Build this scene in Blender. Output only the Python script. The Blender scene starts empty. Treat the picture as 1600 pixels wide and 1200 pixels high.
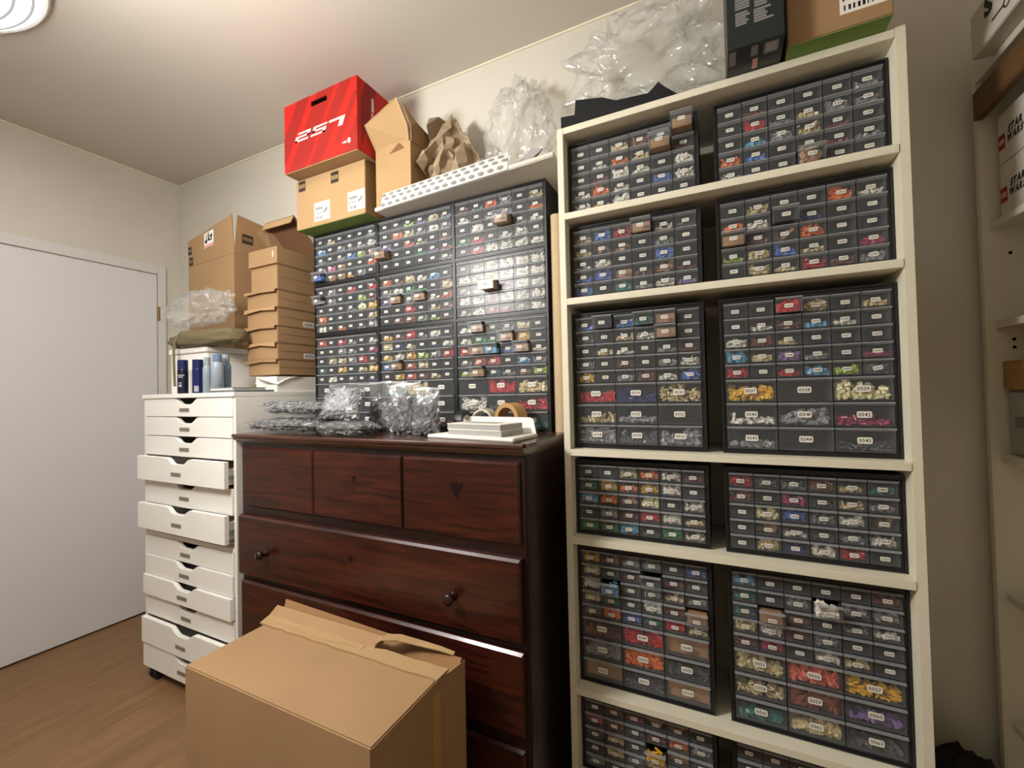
import bpy, bmesh, math, random
from mathutils import Vector, Matrix, noise

SC = bpy.context.scene
COL = SC.collection
PI = math.pi

def S(r, g, b):
    f = lambda c: (c/255/12.92) if c/255 <= .04045 else ((c/255+.055)/1.055)**2.4
    return (f(r), f(g), f(b), 1)

# ------------------------------------------------------------------ camera
F_PX, YAW, PITCH, ROLL, CAM_H = 673.445, .4487, .0189, -.0222, 1.241
cam_d = bpy.data.cameras.new('camera')
cam = bpy.data.objects.new('camera', cam_d); COL.objects.link(cam)
cam_d.sensor_fit = 'HORIZONTAL'; cam_d.sensor_width = 36
cam_d.lens = 36*F_PX/1600
cam_d.clip_start = .02
fw = Vector((-math.sin(YAW)*math.cos(PITCH), math.cos(YAW)*math.cos(PITCH), math.sin(PITCH)))
rt = Vector((math.cos(YAW), math.sin(YAW), 0)); up = rt.cross(fw)
rt2 = math.cos(ROLL)*rt+math.sin(ROLL)*up; up2 = -math.sin(ROLL)*rt+math.cos(ROLL)*up
m = Matrix((rt2, up2, -fw)).transposed().to_4x4(); m.translation = (0, 0, CAM_H)
cam.matrix_world = m
SC.camera = cam

# ------------------------------------------------------------------ world, exposure
w = bpy.data.worlds.new('world'); SC.world = w; w.use_nodes = True
w.node_tree.nodes['Background'].inputs[0].default_value = (.5, .48, .45, 1)
w.node_tree.nodes['Background'].inputs[1].default_value = .02
vs = SC.view_settings
vs.view_transform = 'Standard'; vs.look = 'None'; vs.gamma = 1; vs.use_curve_mapping = False
vs.exposure = 0.1
CEILING_LAMP, PENDANT_LAMP = 8.5, 90.0          # emission of the two lamps of the room
LAMP_COLOUR, COOL_LAMP = (1.0, .975, .93, 1), (.98, .985, 1.0, 1)
SC.cycles.transparent_max_bounces = 24

# ------------------------------------------------------------------ materials
MATS = {}
def mat(name, col, rough=.5, metal=0, var=0, scale=20, bump=0, bscale=200, spec=.5, stretch=(1, 1, 1), col2=None):
    if name in MATS: return MATS[name]
    M = bpy.data.materials.new(name); M.use_nodes = True; MATS[name] = M
    n, l = M.node_tree.nodes, M.node_tree.links
    b = n['Principled BSDF']
    b.inputs['Base Color'].default_value = col; b.inputs['Roughness'].default_value = rough
    b.inputs['Metallic'].default_value = metal; b.inputs['Specular IOR Level'].default_value = spec
    if var or bump:
        tc = n.new('ShaderNodeTexCoord'); mp = n.new('ShaderNodeMapping'); mp.inputs['Scale'].default_value = stretch
        l.new(tc.outputs['Object'], mp.inputs[0])
    if var:
        nz = n.new('ShaderNodeTexNoise'); nz.inputs['Scale'].default_value = scale; nz.inputs['Detail'].default_value = 5
        l.new(mp.outputs[0], nz.inputs[0])
        rp = n.new('ShaderNodeValToRGB')
        a = tuple(c*(1-var) for c in col[:3])+(1,); z = col2 or tuple(min(1, c*(1+var)) for c in col[:3])+(1,)
        rp.color_ramp.elements[0].color = a; rp.color_ramp.elements[1].color = z
        rp.color_ramp.elements[0].position = .3; rp.color_ramp.elements[1].position = .7
        l.new(nz.outputs['Fac'], rp.inputs[0]); l.new(rp.outputs[0], b.inputs['Base Color'])
    if bump:
        nb = n.new('ShaderNodeTexNoise'); nb.inputs['Scale'].default_value = bscale; nb.inputs['Detail'].default_value = 3
        l.new(mp.outputs[0], nb.inputs[0])
        bp = n.new('ShaderNodeBump'); bp.inputs['Strength'].default_value = bump; bp.inputs['Distance'].default_value = .002
        l.new(nb.outputs['Fac'], bp.inputs['Height']); l.new(bp.outputs[0], b.inputs['Normal'])
    return M

def film(name, tint=(.97, .97, .97, 1), diffuse=(.8, .8, .8, 1), haze=.08, rough=.08, gloss=1.0, bump=0, bscale=30, ior=1.5, bdist=.01, edge=.6):
    """thin clear plastic: see-through, a little haze, glossy reflections"""
    if name in MATS: return MATS[name]
    M = bpy.data.materials.new(name); M.use_nodes = True; MATS[name] = M
    n, l = M.node_tree.nodes, M.node_tree.links
    n.remove(n['Principled BSDF']); out = n['Material Output']
    tr = n.new('ShaderNodeBsdfTransparent'); tr.inputs[0].default_value = tint
    df = n.new('ShaderNodeBsdfDiffuse'); df.inputs[0].default_value = diffuse
    gl = n.new('ShaderNodeBsdfGlossy'); gl.inputs['Roughness'].default_value = rough
    m1 = n.new('ShaderNodeMixShader'); m1.inputs[0].default_value = haze
    l.new(tr.outputs[0], m1.inputs[1]); l.new(df.outputs[0], m1.inputs[2])
    fr = n.new('ShaderNodeLayerWeight')                 # Schlick's reflectance, the same from both sides of the sheet
    r0 = ((ior-1)/(ior+1))**2
    pw = n.new('ShaderNodeMath'); pw.operation = 'POWER'; pw.inputs[1].default_value = 5
    l.new(fr.outputs['Facing'], pw.inputs[0])
    mu = n.new('ShaderNodeMath'); mu.operation = 'MULTIPLY_ADD'; mu.inputs[1].default_value = gloss*(1-r0)*edge; mu.inputs[2].default_value = r0*gloss; mu.use_clamp = True
    l.new(pw.outputs[0], mu.inputs[0])
    m2 = n.new('ShaderNodeMixShader'); l.new(mu.outputs[0], m2.inputs[0])
    l.new(m1.outputs[0], m2.inputs[1]); l.new(gl.outputs[0], m2.inputs[2]); l.new(m2.outputs[0], out.inputs[0])
    if bump:
        tc = n.new('ShaderNodeTexCoord'); nb = n.new('ShaderNodeTexNoise')
        nb.inputs['Scale'].default_value = bscale; nb.inputs['Detail'].default_value = 3
        l.new(tc.outputs['Object'], nb.inputs[0])
        bp = n.new('ShaderNodeBump'); bp.inputs['Strength'].default_value = bump; bp.inputs['Distance'].default_value = bdist
        l.new(nb.outputs['Fac'], bp.inputs['Height'])
        for x in (df, gl, fr): l.new(bp.outputs[0], x.inputs['Normal'])
    return M

def wood(name, dark, light, rough, scale, stretch, spec=.5, coat=0):
    M = bpy.data.materials.new(name); M.use_nodes = True; MATS[name] = M
    n, l = M.node_tree.nodes, M.node_tree.links; b = n['Principled BSDF']
    tc = n.new('ShaderNodeTexCoord'); mp = n.new('ShaderNodeMapping'); mp.inputs['Scale'].default_value = stretch
    nz = n.new('ShaderNodeTexNoise'); nz.inputs['Scale'].default_value = scale; nz.inputs['Detail'].default_value = 8; nz.inputs['Distortion'].default_value = 1.2
    rp = n.new('ShaderNodeValToRGB'); rp.color_ramp.elements[0].color = dark; rp.color_ramp.elements[1].color = light
    rp.color_ramp.elements[0].position = .35; rp.color_ramp.elements[1].position = .7
    l.new(tc.outputs['Object'], mp.inputs[0]); l.new(mp.outputs[0], nz.inputs[0]); l.new(nz.outputs['Fac'], rp.inputs[0])
    l.new(rp.outputs[0], b.inputs['Base Color']); b.inputs['Roughness'].default_value = rough
    b.inputs['Specular IOR Level'].default_value = spec; b.inputs['Coat Weight'].default_value = coat; b.inputs['Coat Roughness'].default_value = .12
    return M

def lamp_mat(name, strength, col=LAMP_COLOUR):
    M = bpy.data.materials.new(name); M.use_nodes = True; MATS[name] = M
    b = M.node_tree.nodes['Principled BSDF']; b.inputs['Base Color'].default_value = (.9, .88, .82, 1)
    b.inputs['Emission Color'].default_value = col; b.inputs['Emission Strength'].default_value = strength
    return M

WALL = mat('wall_paint', S(213, 208, 195), .9, var=.03, scale=3, bump=.15, bscale=350)
CEIL = mat('ceiling_paint', S(205, 198, 186), .95, bump=.1, bscale=300)
CAULK = mat('caulk', S(236, 228, 205), .7)
DOOR = mat('door_paint', S(224, 222, 224), .45, bump=.05, bscale=60)
FRAME = mat('frame_paint', S(218, 216, 212), .5)
BRASS = mat('hinge_brass', S(170, 140, 100), .35, metal=1)
FLOOR = wood('floor_laminate', S(120, 88, 56), S(142, 106, 70), .5, 4, (9, .8, 1))
WHITE = mat('white_foil', S(240, 237, 230), .45)
CREAM = mat('cream_board', S(230, 224, 202), .5)
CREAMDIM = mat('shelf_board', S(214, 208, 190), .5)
BLACK = mat('black_plastic', S(26, 26, 28), .42)
BLACKM = mat('black_matt', S(20, 20, 22), .8)
FABRICK = mat('black_card', S(17, 17, 18), .85)
CARD = mat('cardboard', S(158, 125, 88), .85, var=.05, scale=6, bump=.08, bscale=120)
CARDL = mat('cardboard_light', S(172, 140, 98), .85, var=.04, scale=6, bump=.08, bscale=120)
CARDD = mat('cardboard_edge', S(158, 118, 78), .9)
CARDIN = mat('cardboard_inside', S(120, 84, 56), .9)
TAPEB = mat('brown_tape', S(178, 138, 84), .55)
KRAFT = mat('kraft_paper', S(160, 140, 114), .9, var=.05, scale=12)
GREENC = mat('green_card', S(112, 140, 60), .7)
RED = mat('red_card', S(204, 30, 18), .55, spec=.25)
REDD = mat('dark_red_card', S(150, 28, 20), .55, spec=.25)
PAPER = mat('paper', S(238, 234, 224), .75)
PAPERG = mat('paper_grey', S(165, 163, 160), .7)
INK = mat('ink', S(20, 20, 20), .7)
INKB = mat('brown_ink', S(48, 38, 26), .8)
GREYP = mat('grey_plate', S(150, 144, 130), .6)
GREYT = mat('grey_text', S(96, 92, 84), .6)
MAHOG = wood('mahogany', S(24, 9, 8), S(44, 18, 13), .32, 3.0, (1.5, 6, 14), coat=.2)
MAHOGP = wood('mahogany_panel', S(36, 13, 9), S(74, 29, 17), .3, 3.0, (1.4, 6, 16), coat=.15)
KNOBW = mat('knob_wood', S(40, 18, 13), .2)
HOLESHADE = mat('hole_shade', S(12, 7, 6), 1, spec=0)  # near-black put in for the shade inside holes and gaps
MAHOGLIT = wood('mahogany_lit', S(58, 30, 20), S(86, 50, 34), .28, 3.0, (1.5, 6, 14), coat=.4)  # lightened mahogany, stands in for the light the top edge catches
METAL = mat('runner_metal', S(130, 140, 146), .4, metal=.6)
OLIVE = mat('olive_cloth', S(108, 96, 68), .9, var=.08, scale=30, bump=.2, bscale=300)
OLIVED = mat('olive_webbing', S(118, 106, 84), .9, bump=.3, bscale=400)
NAVY = mat('navy_can', S(28, 34, 84), .25)
NAVYD = mat('navy_dark', S(16, 18, 40), .3)
SKYB = mat('blue_bottle', S(150, 163, 173), .3)
SKYD = mat('blue_bottle_deep', S(104, 130, 156), .3)
GREYL = mat('grey_slab', S(112, 112, 112), .5)
AMBER = mat('amber_glass', S(150, 110, 40), .15)
TUBE = mat('tube_card', S(196, 172, 138), .8, var=.03, scale=8)
BOXW = mat('white_print_card', S(205, 200, 190), .5)
RAILW = wood('rail_wood', S(80, 54, 26), S(108, 76, 40), .6, 4, (3, 1, 20))
TANS = wood('tan_stack', S(140, 104, 52), S(186, 148, 86), .8, 6, (1, 1, 60))
DKGREEN = mat('dark_printed_card', S(30, 36, 36), .4)
TEXTG = mat('grey_print', S(130, 128, 126), .6)
PINK = mat('pink_print', S(226, 160, 148), .6)
DOTS = mat('dot_print', S(138, 136, 132), .8)
PLAST = film('drawer_plastic', (.985, .987, .99, 1), (.5, .52, .54, 1), .062, .28, .4)
PLASTL = film('drawer_lip_plastic', (.9, .91, .92, 1), (.5, .52, .54, 1), .4, .25, .7)
BAGF = film('bag_film', (.99, .99, .99, 1), (.85, .84, .82, 1), .07, .13, 1.2, .25, 14, 1.5, .012, .2)
WRAPF = film('wrap_film', (.99, .99, .988, 1), (.86, .86, .82, 1), .14, .15, 1.6, .5, 20, 1.5, .012, .10)
ZIPF = film('zip_film', (.9, .9, .9, 1), (.85, .84, .82, 1), .35, .1, 1.5)
GLASSY = film('jar_glass', (.96, .95, .9, 1), (.8, .8, .7, 1), .06, .05, 1.5)

BRICK = {k: (nm, mat('brick_'+nm.replace(' ', '_'), S(*c), .35)) for k, (nm, c) in {
    'g': ('light grey', (150, 152, 154)), 'G': ('dark grey', (84, 86, 90)), 'h': ('mid grey', (118, 120, 122)), 'w': ('white', (236, 232, 220)), 'r': ('red', (206, 34, 40)),
    'R': ('dark red', (128, 62, 56)), 'o': ('orange', (238, 122, 40)), 'y': ('yellow', (240, 190, 50)), 't': ('tan', (218, 200, 152)),
    'b': ('blue', (78, 124, 204)), 'n': ('navy blue', (36, 50, 128)), 'a': ('light blue', (100, 178, 222)), 'e': ('green', (40, 146, 82)),
    'l': ('lime', (176, 206, 70)), 'p': ('pink', (240, 130, 180)), 'm': ('magenta', (180, 50, 104)), 'v': ('violet', (140, 112, 170)),
    'T': ('teal', (50, 124, 118)), 'B': ('brown', (166, 128, 92)), 's': ('sand green', (112, 130, 108)), 'c': ('coral', (226, 112, 90)),
    'x': ('copper', (150, 88, 62)), 'k': ('cream', (240, 232, 180))}.items()}

# ------------------------------------------------------------------ mesh helpers
class MB:
    def __init__(s): s.v, s.f, s.i = [], [], []
    def add(s, vs, fs, mi=0):
        o = len(s.v); s.v += [tuple(p) for p in vs]; s.f += [tuple(o+k for k in f) for f in fs]; s.i += [mi]*len(fs); return s
    def box(s, x0, x1, y0, y1, z0, z1, mi=0):
        return s.add([(x, y, z) for z in (z0, z1) for y in (y0, y1) for x in (x0, x1)],
                     [(0, 2, 3, 1), (4, 5, 7, 6), (0, 1, 5, 4), (2, 6, 7, 3), (0, 4, 6, 2), (1, 3, 7, 5)], mi)
    def obox(s, M, sx, sy, sz, mi=0):
        vs = [M @ Vector((x*sx, y*sy, z*sz)) for z in (-.5, .5) for y in (-.5, .5) for x in (-.5, .5)]
        return s.add(vs, [(0, 2, 3, 1), (4, 5, 7, 6), (0, 1, 5, 4), (2, 6, 7, 3), (0, 4, 6, 2), (1, 3, 7, 5)], mi)
    def openbox(s, x0, x1, y0, y1, z0, z1, t, side='z', mi=0):
        """a carton shell of wall thickness t, open at the top (side z) or at the back (side y)"""
        a = [(x, y, z) for z in (z0, z1) for y in (y0, y1) for x in (x0, x1)]
        Y1, Z1 = (y1 if side == 'y' else y1-t), (z1 if side == 'z' else z1-t)
        b = [(x, y, z) for z in (z0+t, Z1) for y in (y0+t, Y1) for x in (x0+t, x1-t)]
        six = {'d': (0, 2, 3, 1), 'z': (4, 5, 7, 6), 'f': (0, 1, 5, 4), 'y': (2, 6, 7, 3), 'l': (0, 4, 6, 2), 'r': (1, 3, 7, 5)}
        fs = [q for k, q in six.items() if k != side]+[tuple(8+i for i in reversed(q)) for k, q in six.items() if k != side]
        rim = six[side]
        fs += [(rim[k], rim[(k+1) % 4], 8+rim[(k+1) % 4], 8+rim[k]) for k in range(4)]
        return s.add(a+b, fs, mi)
    def prism(s, poly, a, b, axis='y', mi=0):
        """poly: 2-D outline; axis y -> (x,z), x -> (y,z), z -> (x,y); extruded from a to b"""
        P = {'y': lambda p, t: (p[0], t, p[1]), 'x': lambda p, t: (t, p[0], p[1]), 'z': lambda p, t: (p[0], p[1], t)}[axis]
        n = len(poly)
        vs = [P(p, a) for p in poly]+[P(p, b) for p in poly]
        fs = [tuple(range(n)), tuple(range(2*n-1, n-1, -1))]+[(k, k+n, (k+1) % n+n, (k+1) % n) for k in range(n)]
        return s.add(vs, fs, mi)
    def slab(s, quad, t, mi=0):
        """a sheet of thickness t on a planar outline of 3-D points"""
        q = [Vector(p) for p in quad]; nn = (q[1]-q[0]).cross(q[-1]-q[0]).normalized()*t; n = len(q)
        return s.add(q+[p+nn for p in q], [tuple(range(n-1, -1, -1)), tuple(range(n, 2*n))]+[(k, (k+1) % n, (k+1) % n+n, k+n) for k in range(n)], mi)
    def lathe(s, prof, c=(0, 0, 0), n=24, mi=0, axis='z'):
        rows = []
        for r, h in prof:
            for k in range(n):
                a = 2*PI*k/n; x, y = r*math.cos(a), r*math.sin(a)
                p = {'z': (x, y, h), 'y': (x, h, y), 'x': (h, x, y)}[axis]
                rows.append((c[0]+p[0], c[1]+p[1], c[2]+p[2]))
        fs = [(j*n+k, j*n+(k+1) % n, (j+1)*n+(k+1) % n, (j+1)*n+k) for j in range(len(prof)-1) for k in range(n)]
        return s.add(rows, fs, mi)
    def cyl(s, c, r, h, n=20, mi=0, axis='z'):
        return s.lathe([(1e-5, 0), (r, 0), (r, h), (1e-5, h)], c, n, mi, axis)
    def tube(s, pts, r, n=8, mi=0):
        pts = [Vector(p) for p in pts]; rows = []
        for j, p in enumerate(pts):
            d = (pts[min(j+1, len(pts)-1)]-pts[max(j-1, 0)]).normalized()
            a = d.cross(Vector((0, 0, 1)))
            if a.length < 1e-3: a = d.cross(Vector((1, 0, 0)))
            a.normalize(); b = d.cross(a)
            rows += [p+r*(math.cos(2*PI*k/n)*a+math.sin(2*PI*k/n)*b) for k in range(n)]
        fs = [(j*n+k, j*n+(k+1) % n, (j+1)*n+(k+1) % n, (j+1)*n+k) for j in range(len(pts)-1) for k in range(n)]
        fs += [tuple(range(n)), tuple(range((len(pts)-1)*n, len(pts)*n))]
        return s.add(rows, fs, mi)
    def grid(s, fn, nu, nv, mi=0):
        vs = [fn(i/nu, j/nv) for j in range(nv+1) for i in range(nu+1)]
        return s.add(vs, [(j*(nu+1)+i, j*(nu+1)+i+1, (j+1)*(nu+1)+i+1, (j+1)*(nu+1)+i) for j in range(nv) for i in range(nu)], mi)
    def rect(s, x0, x1, z0, z1, y, mi=0):           # upright rectangle facing -y
        return s.add([(x0, y, z0), (x1, y, z0), (x1, y, z1), (x0, y, z1)], [(0, 1, 2, 3)], mi)
    def mesh(s, name, mats, smooth=False, recalc=True, bevel=0, weld=False):
        me = bpy.data.meshes.new(name); me.from_pydata(s.v, [], s.f)
        for m_ in (mats if isinstance(mats, (list, tuple)) else [mats]): me.materials.append(m_)
        me.polygons.foreach_set('material_index', s.i)
        if recalc or bevel or weld:
            bm = bmesh.new(); bm.from_mesh(me)
            if weld: bmesh.ops.remove_doubles(bm, verts=bm.verts, dist=1e-5)
            if recalc: bmesh.ops.recalc_face_normals(bm, faces=bm.faces)
            if bevel:
                ed = [e for e in bm.edges if len(e.link_faces) == 2 and e.calc_face_angle(0) > .6]
                bmesh.ops.bevel(bm, geom=ed, offset=bevel, segments=2, affect='EDGES', clamp_overlap=True)
            bm.to_mesh(me); bm.free()
        if smooth: me.polygons.foreach_set('use_smooth', [True]*len(me.polygons))
        me.update(); return me
    def build(s, name, mats, parent=None, loc=None, **k):
        return link(name, s.mesh(name, mats, **k), parent, loc)

def link(name, me, parent=None, loc=None, rotz=0):
    o = bpy.data.objects.new(name, me); COL.objects.link(o)
    if parent: o.parent = parent
    if loc: o.location = loc
    if rotz: o.rotation_euler = (0, 0, rotz)
    return o
def tag(o, label, cat, group=None, kind=None):
    o['label'] = label; o['category'] = cat
    if group: o['group'] = group
    if kind: o['kind'] = kind
    return o
def thing(name, label, cat, loc=(0, 0, 0), group=None, rotz=0):
    return tag(link(name, None, None, loc, rotz), label, cat, group)
def struct(o): o['kind'] = 'structure'; return o

# lettering: outlines of the built-in typeface, one template for each character
GLYPH = {}
def glyph(ch, bold=.0):
    if (ch, bold) not in GLYPH:
        cu = bpy.data.curves.new('t', 'FONT'); cu.body = ch; cu.size = 1; cu.offset = bold; cu.resolution_u = 2
        o = bpy.data.objects.new('t', cu); COL.objects.link(o)
        dg = bpy.context.evaluated_depsgraph_get(); dg.update()
        me = o.evaluated_get(dg).to_mesh()
        vs = [tuple(v.co) for v in me.vertices]; fs = [tuple(p.vertices) for p in me.polygons]
        o.evaluated_get(dg).to_mesh_clear(); bpy.data.objects.remove(o); bpy.data.curves.remove(cu)
        GLYPH[(ch, bold)] = (vs, fs)
    return GLYPH[(ch, bold)]
def letter(mb, text, fn, width, height, mi=0, bold=.012, gap=.1):
    """set text into a width x height field; fn(x, z) turns field coordinates (from its lower left) into a point"""
    cur, parts = 0, []
    for ch in text:
        if ch == ' ': cur += .35; continue
        vs, fs = glyph(ch, bold)
        x0 = min(v[0] for v in vs); x1 = max(v[0] for v in vs)
        parts.append(([(v[0]-x0+cur, v[1]) for v in vs], fs)); cur += x1-x0+gap
    tot = cur-gap; zs = [v[1] for vs, _ in parts for v in vs]; z0, z1 = min(zs), max(zs)
    for vs, fs in parts:
        mb.add([fn(x/tot*width, (z-z0)/(z1-z0)*height) for x, z in vs], fs, mi)
for c_ in '0123456789LDEGOSTARW': glyph(c_, .012)

def crease(p, seed, n=9, f0=6.0):
    """sum of sharp triangle waves in random directions: creases of crumpled sheet"""
    rr = random.Random(seed); d = 0
    for k in range(n):
        v = Vector((rr.uniform(-1, 1), rr.uniform(-1, 1), rr.uniform(-1, 1))).normalized(); f = f0*rr.uniform(.6, 2.2)
        t = (p.dot(v)*f+rr.random()) % 1.0
        d += (abs(2*t-1)-.5)*2/(f/f0)
    return d/n
def blob(name, mats, c, r, amp, seed, sub=4, flat=None, parent=None, f0=7, smooth=False, pw=1.0):
    """a crumpled bag: ellipsoid with creases; flat = lowest z it rests on"""
    bm = bmesh.new(); bmesh.ops.create_icosphere(bm, subdivisions=sub, radius=1)
    for v in bm.verts:
        n = v.co.normalized()
        q = Vector([math.copysign(abs(n[k])**pw, n[k]) for k in range(3)])
        d = 1+amp*(crease(n, seed, 10, f0*.35)*2.2+.6*noise.noise(n*2.2+Vector((seed, 0, 0))))
        p = Vector((c[0]+q.x*r[0]*d, c[1]+q.y*r[1]*d, c[2]+q.z*r[2]*d))
        if flat is not None and p.z < flat: p.z = flat+(flat-p.z)*.02
        v.co = p
    me = bpy.data.meshes.new(name); bm.to_mesh(me); bm.free()
    for m_ in (mats if isinstance(mats, (list, tuple)) else [mats]): me.materials.append(m_)
    if smooth: me.polygons.foreach_set('use_smooth', [True]*len(me.polygons))
    return link(name, me, parent)

# ------------------------------------------------------------------ the room
XL, XR, YB, YF, ZC = -3.068, .95, 1.547, -2.6, 2.602
struct(MB().box(XL-.1, XR+.1, YF-.1, YB+.1, -.1, 0).build('floor', FLOOR))
struct(MB().box(XL-.1, XR+.1, YF-.1, YB+.1, ZC, ZC+.1).build('ceiling', CEIL))
struct(MB().box(XL-.1, XR+.1, YB, YB+.1, 0, ZC).build('wall_back', WALL))
struct(MB().box(XL-.1, XL, YF, YB, 0, ZC).build('wall_left', WALL))
struct(MB().box(XR, XR+.1, YF, YB, 0, ZC).build('wall_right', WALL))
struct(MB().box(XL, XR, YF-.1, YF, 0, ZC).build('wall_front', WALL))
struct(MB().box(XL, XR, YB-.006, YB-.0005, ZC-.008, ZC-.0005).build('trim_1', CAULK))
struct(MB().box(XL+.0005, XL+.006, YF+.01, YB-.007, ZC-.008, ZC-.0005).build('trim_2', CAULK))
# door in the left wall, hinged beside the corner
d = MB().box(XL+.001, XL+.012, .55, 1.4165, .008, 2.0, 0).build('door_1', DOOR, bevel=.002); struct(d)
MB().cyl((XL+.014, 1.424, 1.72), .007, .085, 12).build('hinge', BRASS, d, smooth=False)
MB().cyl((XL+.014, 1.424, .25), .007, .085, 12).build('hinge', BRASS, d)
fr = MB().box(XL+.001, XL+.018, 1.420, 1.4615, 0, 2.058).box(XL+.001, XL+.018, .50, 1.420, 2.0035, 2.058).box(XL+.001, XL+.018, .50, .546, 0, 2.0035)
struct(fr.build('trim_3', FRAME, bevel=.002))
struct(MB().box(XL+.0005, XL+.003, .546, 1.420, .0005, .0075).build('door_gap_shade', HOLESHADE))  # dark strip painted in for the shade of the gap under the door

# round ceiling lamp over the door side of the room
def ceiling_lamp(x, y):
    t = thing('ceiling_lamp', 'round lit ceiling lamp with ringed white shade near the door', 'lamp', (x, y, ZC))
    MB().lathe([(1e-4, -.001), (.432, -.001), (.434, -.022), (.428, -.030), (.418, -.030), (.416, -.02), (1e-4, -.02)], n=80).build('lamp_body', FRAME, t)
    prof = [(.416*math.sin(.5*PI*k/24)+1e-4, -.026-.060*math.cos(.5*PI*k/24)) for k in range(25)]
    MB().lathe(prof, n=80).build('lamp_shade', [LAMPM], t, smooth=True)
    for k in range(8):
        r = .10+.042*k; h = -.026-.060*math.sqrt(1-(r/.416)**2)
        MB().lathe([(r-.0045, h-.0003), (r-.003, h-.003), (r+.003, h-.003), (r+.0045, h-.0003)], n=80).build('shade_rib', [LAMPR], t, smooth=True)
    return t
LAMPM = lamp_mat('lamp_shade_glow', CEILING_LAMP, COOL_LAMP); LAMPR = lamp_mat('lamp_rib_glow', .4, COOL_LAMP); LAMPR.node_tree.nodes['Principled BSDF'].inputs['Base Color'].default_value = (.1, .1, .09, 1)
ceiling_lamp(-2.105, .205)
# second lamp of the room, behind the photographer
PEND = lamp_mat('pendant_glow', PENDANT_LAMP)
t = thing('pendant_lamp', 'lit paper globe pendant lamp hanging in the middle of the room', 'lamp', (-1.40, .05, ZC))
MB().cyl((0, 0, -.03), .05, .029, 24).build('ceiling_rose', FRAME, t)
MB().cyl((0, 0, -.40), .004, .371, 8).build('lamp_cord', FRAME, t)
MB().lathe([(.165*math.sin(PI*k/20)+1e-4, -.60+.165*math.cos(PI*k/20)) for k in range(21)], n=32).build('globe_shade', PEND, t, smooth=True)
hd = Vector((-.93, -.30, .20)).normalized(); qm = Vector((0, 0, 1)).rotation_difference(hd).to_matrix()      # unseen hood added to hold the light back from the door side
hood = MB().lathe([(.195*math.sin(a)+1e-4, .195*math.cos(a)) for a in [1.25*k/12 for k in range(13)]]+[(.19*math.sin(a)+1e-4, .19*math.cos(a)) for a in [1.25*k/12 for k in range(12, -1, -1)]], n=40)
hood.v = [tuple(qm @ Vector(p)+Vector((0, 0, -.60))) for p in hood.v]
hood.build('added_hood', FRAME, t, smooth=True)

# ------------------------------------------------------------------ bookcase
BX0, BX1, BY = -.427, .3965, 1.2405
BT = .0195; SHELF = [2.0395, 1.7777, 1.5191, 1.0665, .8051, .3622, .10]
bc = thing('bookcase', 'tall cream bookcase filled with black drawer cabinets', 'bookcase', (0, 0, 0))
MB().box(BX0, BX0+BT, BY, 1.53, 0, SHELF[0]).build('side_panel', CREAM, bc, bevel=.0008)
MB().box(BX1-BT, BX1, BY, 1.53, 0, SHELF[0]+.004).build('side_panel', CREAM, bc, bevel=.0008)
for k, z in enumerate(SHELF):
    MB().box(BX0+BT+.0004, BX1-BT-.0004, BY-(.002 if k else 0), 1.525, z-BT, z).build('top_board' if k == 0 else 'shelf', CREAM, bc, bevel=.0008)
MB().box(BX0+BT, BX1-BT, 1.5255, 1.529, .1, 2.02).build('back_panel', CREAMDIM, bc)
MB().box(BX0+BT+.0004, BX1-BT-.0004, BY+.02, BY+.036, 0, .080).build('plinth', CREAM, bc)

# ------------------------------------------------------------------ drawer cabinets
CW, CD = .372, .18
SP, LP = .0402, .0615
IN = CW-.02
def drawer_mesh(name, wd, h, dep=.13):
    mb = MB(); x = wd/2; t_ = .0014
    mb.box(-x, x, 0, t_, 0, h, 0)
    mb.box(-x+.001, -x+.001+t_, t_, dep, .0008, h*.86, 0).box(x-.001-t_, x-.001, t_, dep, .0008, h*.86, 0)
    mb.box(-x+.001, x-.001, t_, dep, .0004, .0018, 0).box(-x+.001, x-.001, dep-t_, dep, .0018, h*.86, 0)
    lp = min(.0085, h*.2)
    mb.prism([(0, h-lp), (0, h), (-.0065, h-.0006), (-.0075, h-.0022), (-.0075, h-.0042), (-.003, h-lp*.72)], -x, x, 'x', 1)
    return mb.mesh(name, [PLAST, PLASTL])
def frame_mesh(name, nl):
    top, bot = (.0125, .010); H = top+bot+5*SP+nl*LP
    mb = MB(); b = .010
    mb.box(-CW/2, -CW/2+b, 0, CD, 0, H).box(CW/2-b, CW/2, 0, CD, 0, H)
    mb.box(-CW/2+b, CW/2-b, 0, CD, H-top+.001, H).box(-CW/2+b, CW/2-b, 0, CD, 0, bot-.001)
    mb.box(-CW/2+b, CW/2-b, CD-.004, CD, bot-.001, H-top+.001)
    mb.box(-CW/2, CW/2, -.004, .004, H-.004, H+.0008).box(-CW/2, CW/2, -.004, .004, 0, .004)
    mb.box(-CW/2, -CW/2+.005, -.004, .004, .004, H-.004).box(CW/2-.005, CW/2, -.004, .004, .004, H-.004)
    zb = bot+nl*LP
    for k in range(1, 6): mb.box(-IN/2+k*IN/6-.001, -IN/2+k*IN/6+.001, .001, CD-.004, zb, zb+5*SP)
    for k in range(1, 5+1 if nl else 5): z = zb+5*SP-k*SP; mb.box(-IN/2, IN/2, .001, CD-.004, z-.0009, z+.0009)
    for k in range(1, 3):
        if nl: mb.box(-IN/2+k*IN/3-.001, -IN/2+k*IN/3+.001, .001, CD-.004, bot, zb-.001)
    for k in range(1, nl): mb.box(-IN/2, IN/2, .001, CD-.004, bot+k*LP-.0009, bot+k*LP+.0009)
    return mb.mesh(name, BLACK), H
FR_S, HS = frame_mesh('small_cabinet_frame', 0)
FR_T, HT = frame_mesh('tall_cabinet_frame', 3)
DR_S = drawer_mesh('small_drawer', IN/6-.0024, SP-.0024)
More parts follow.
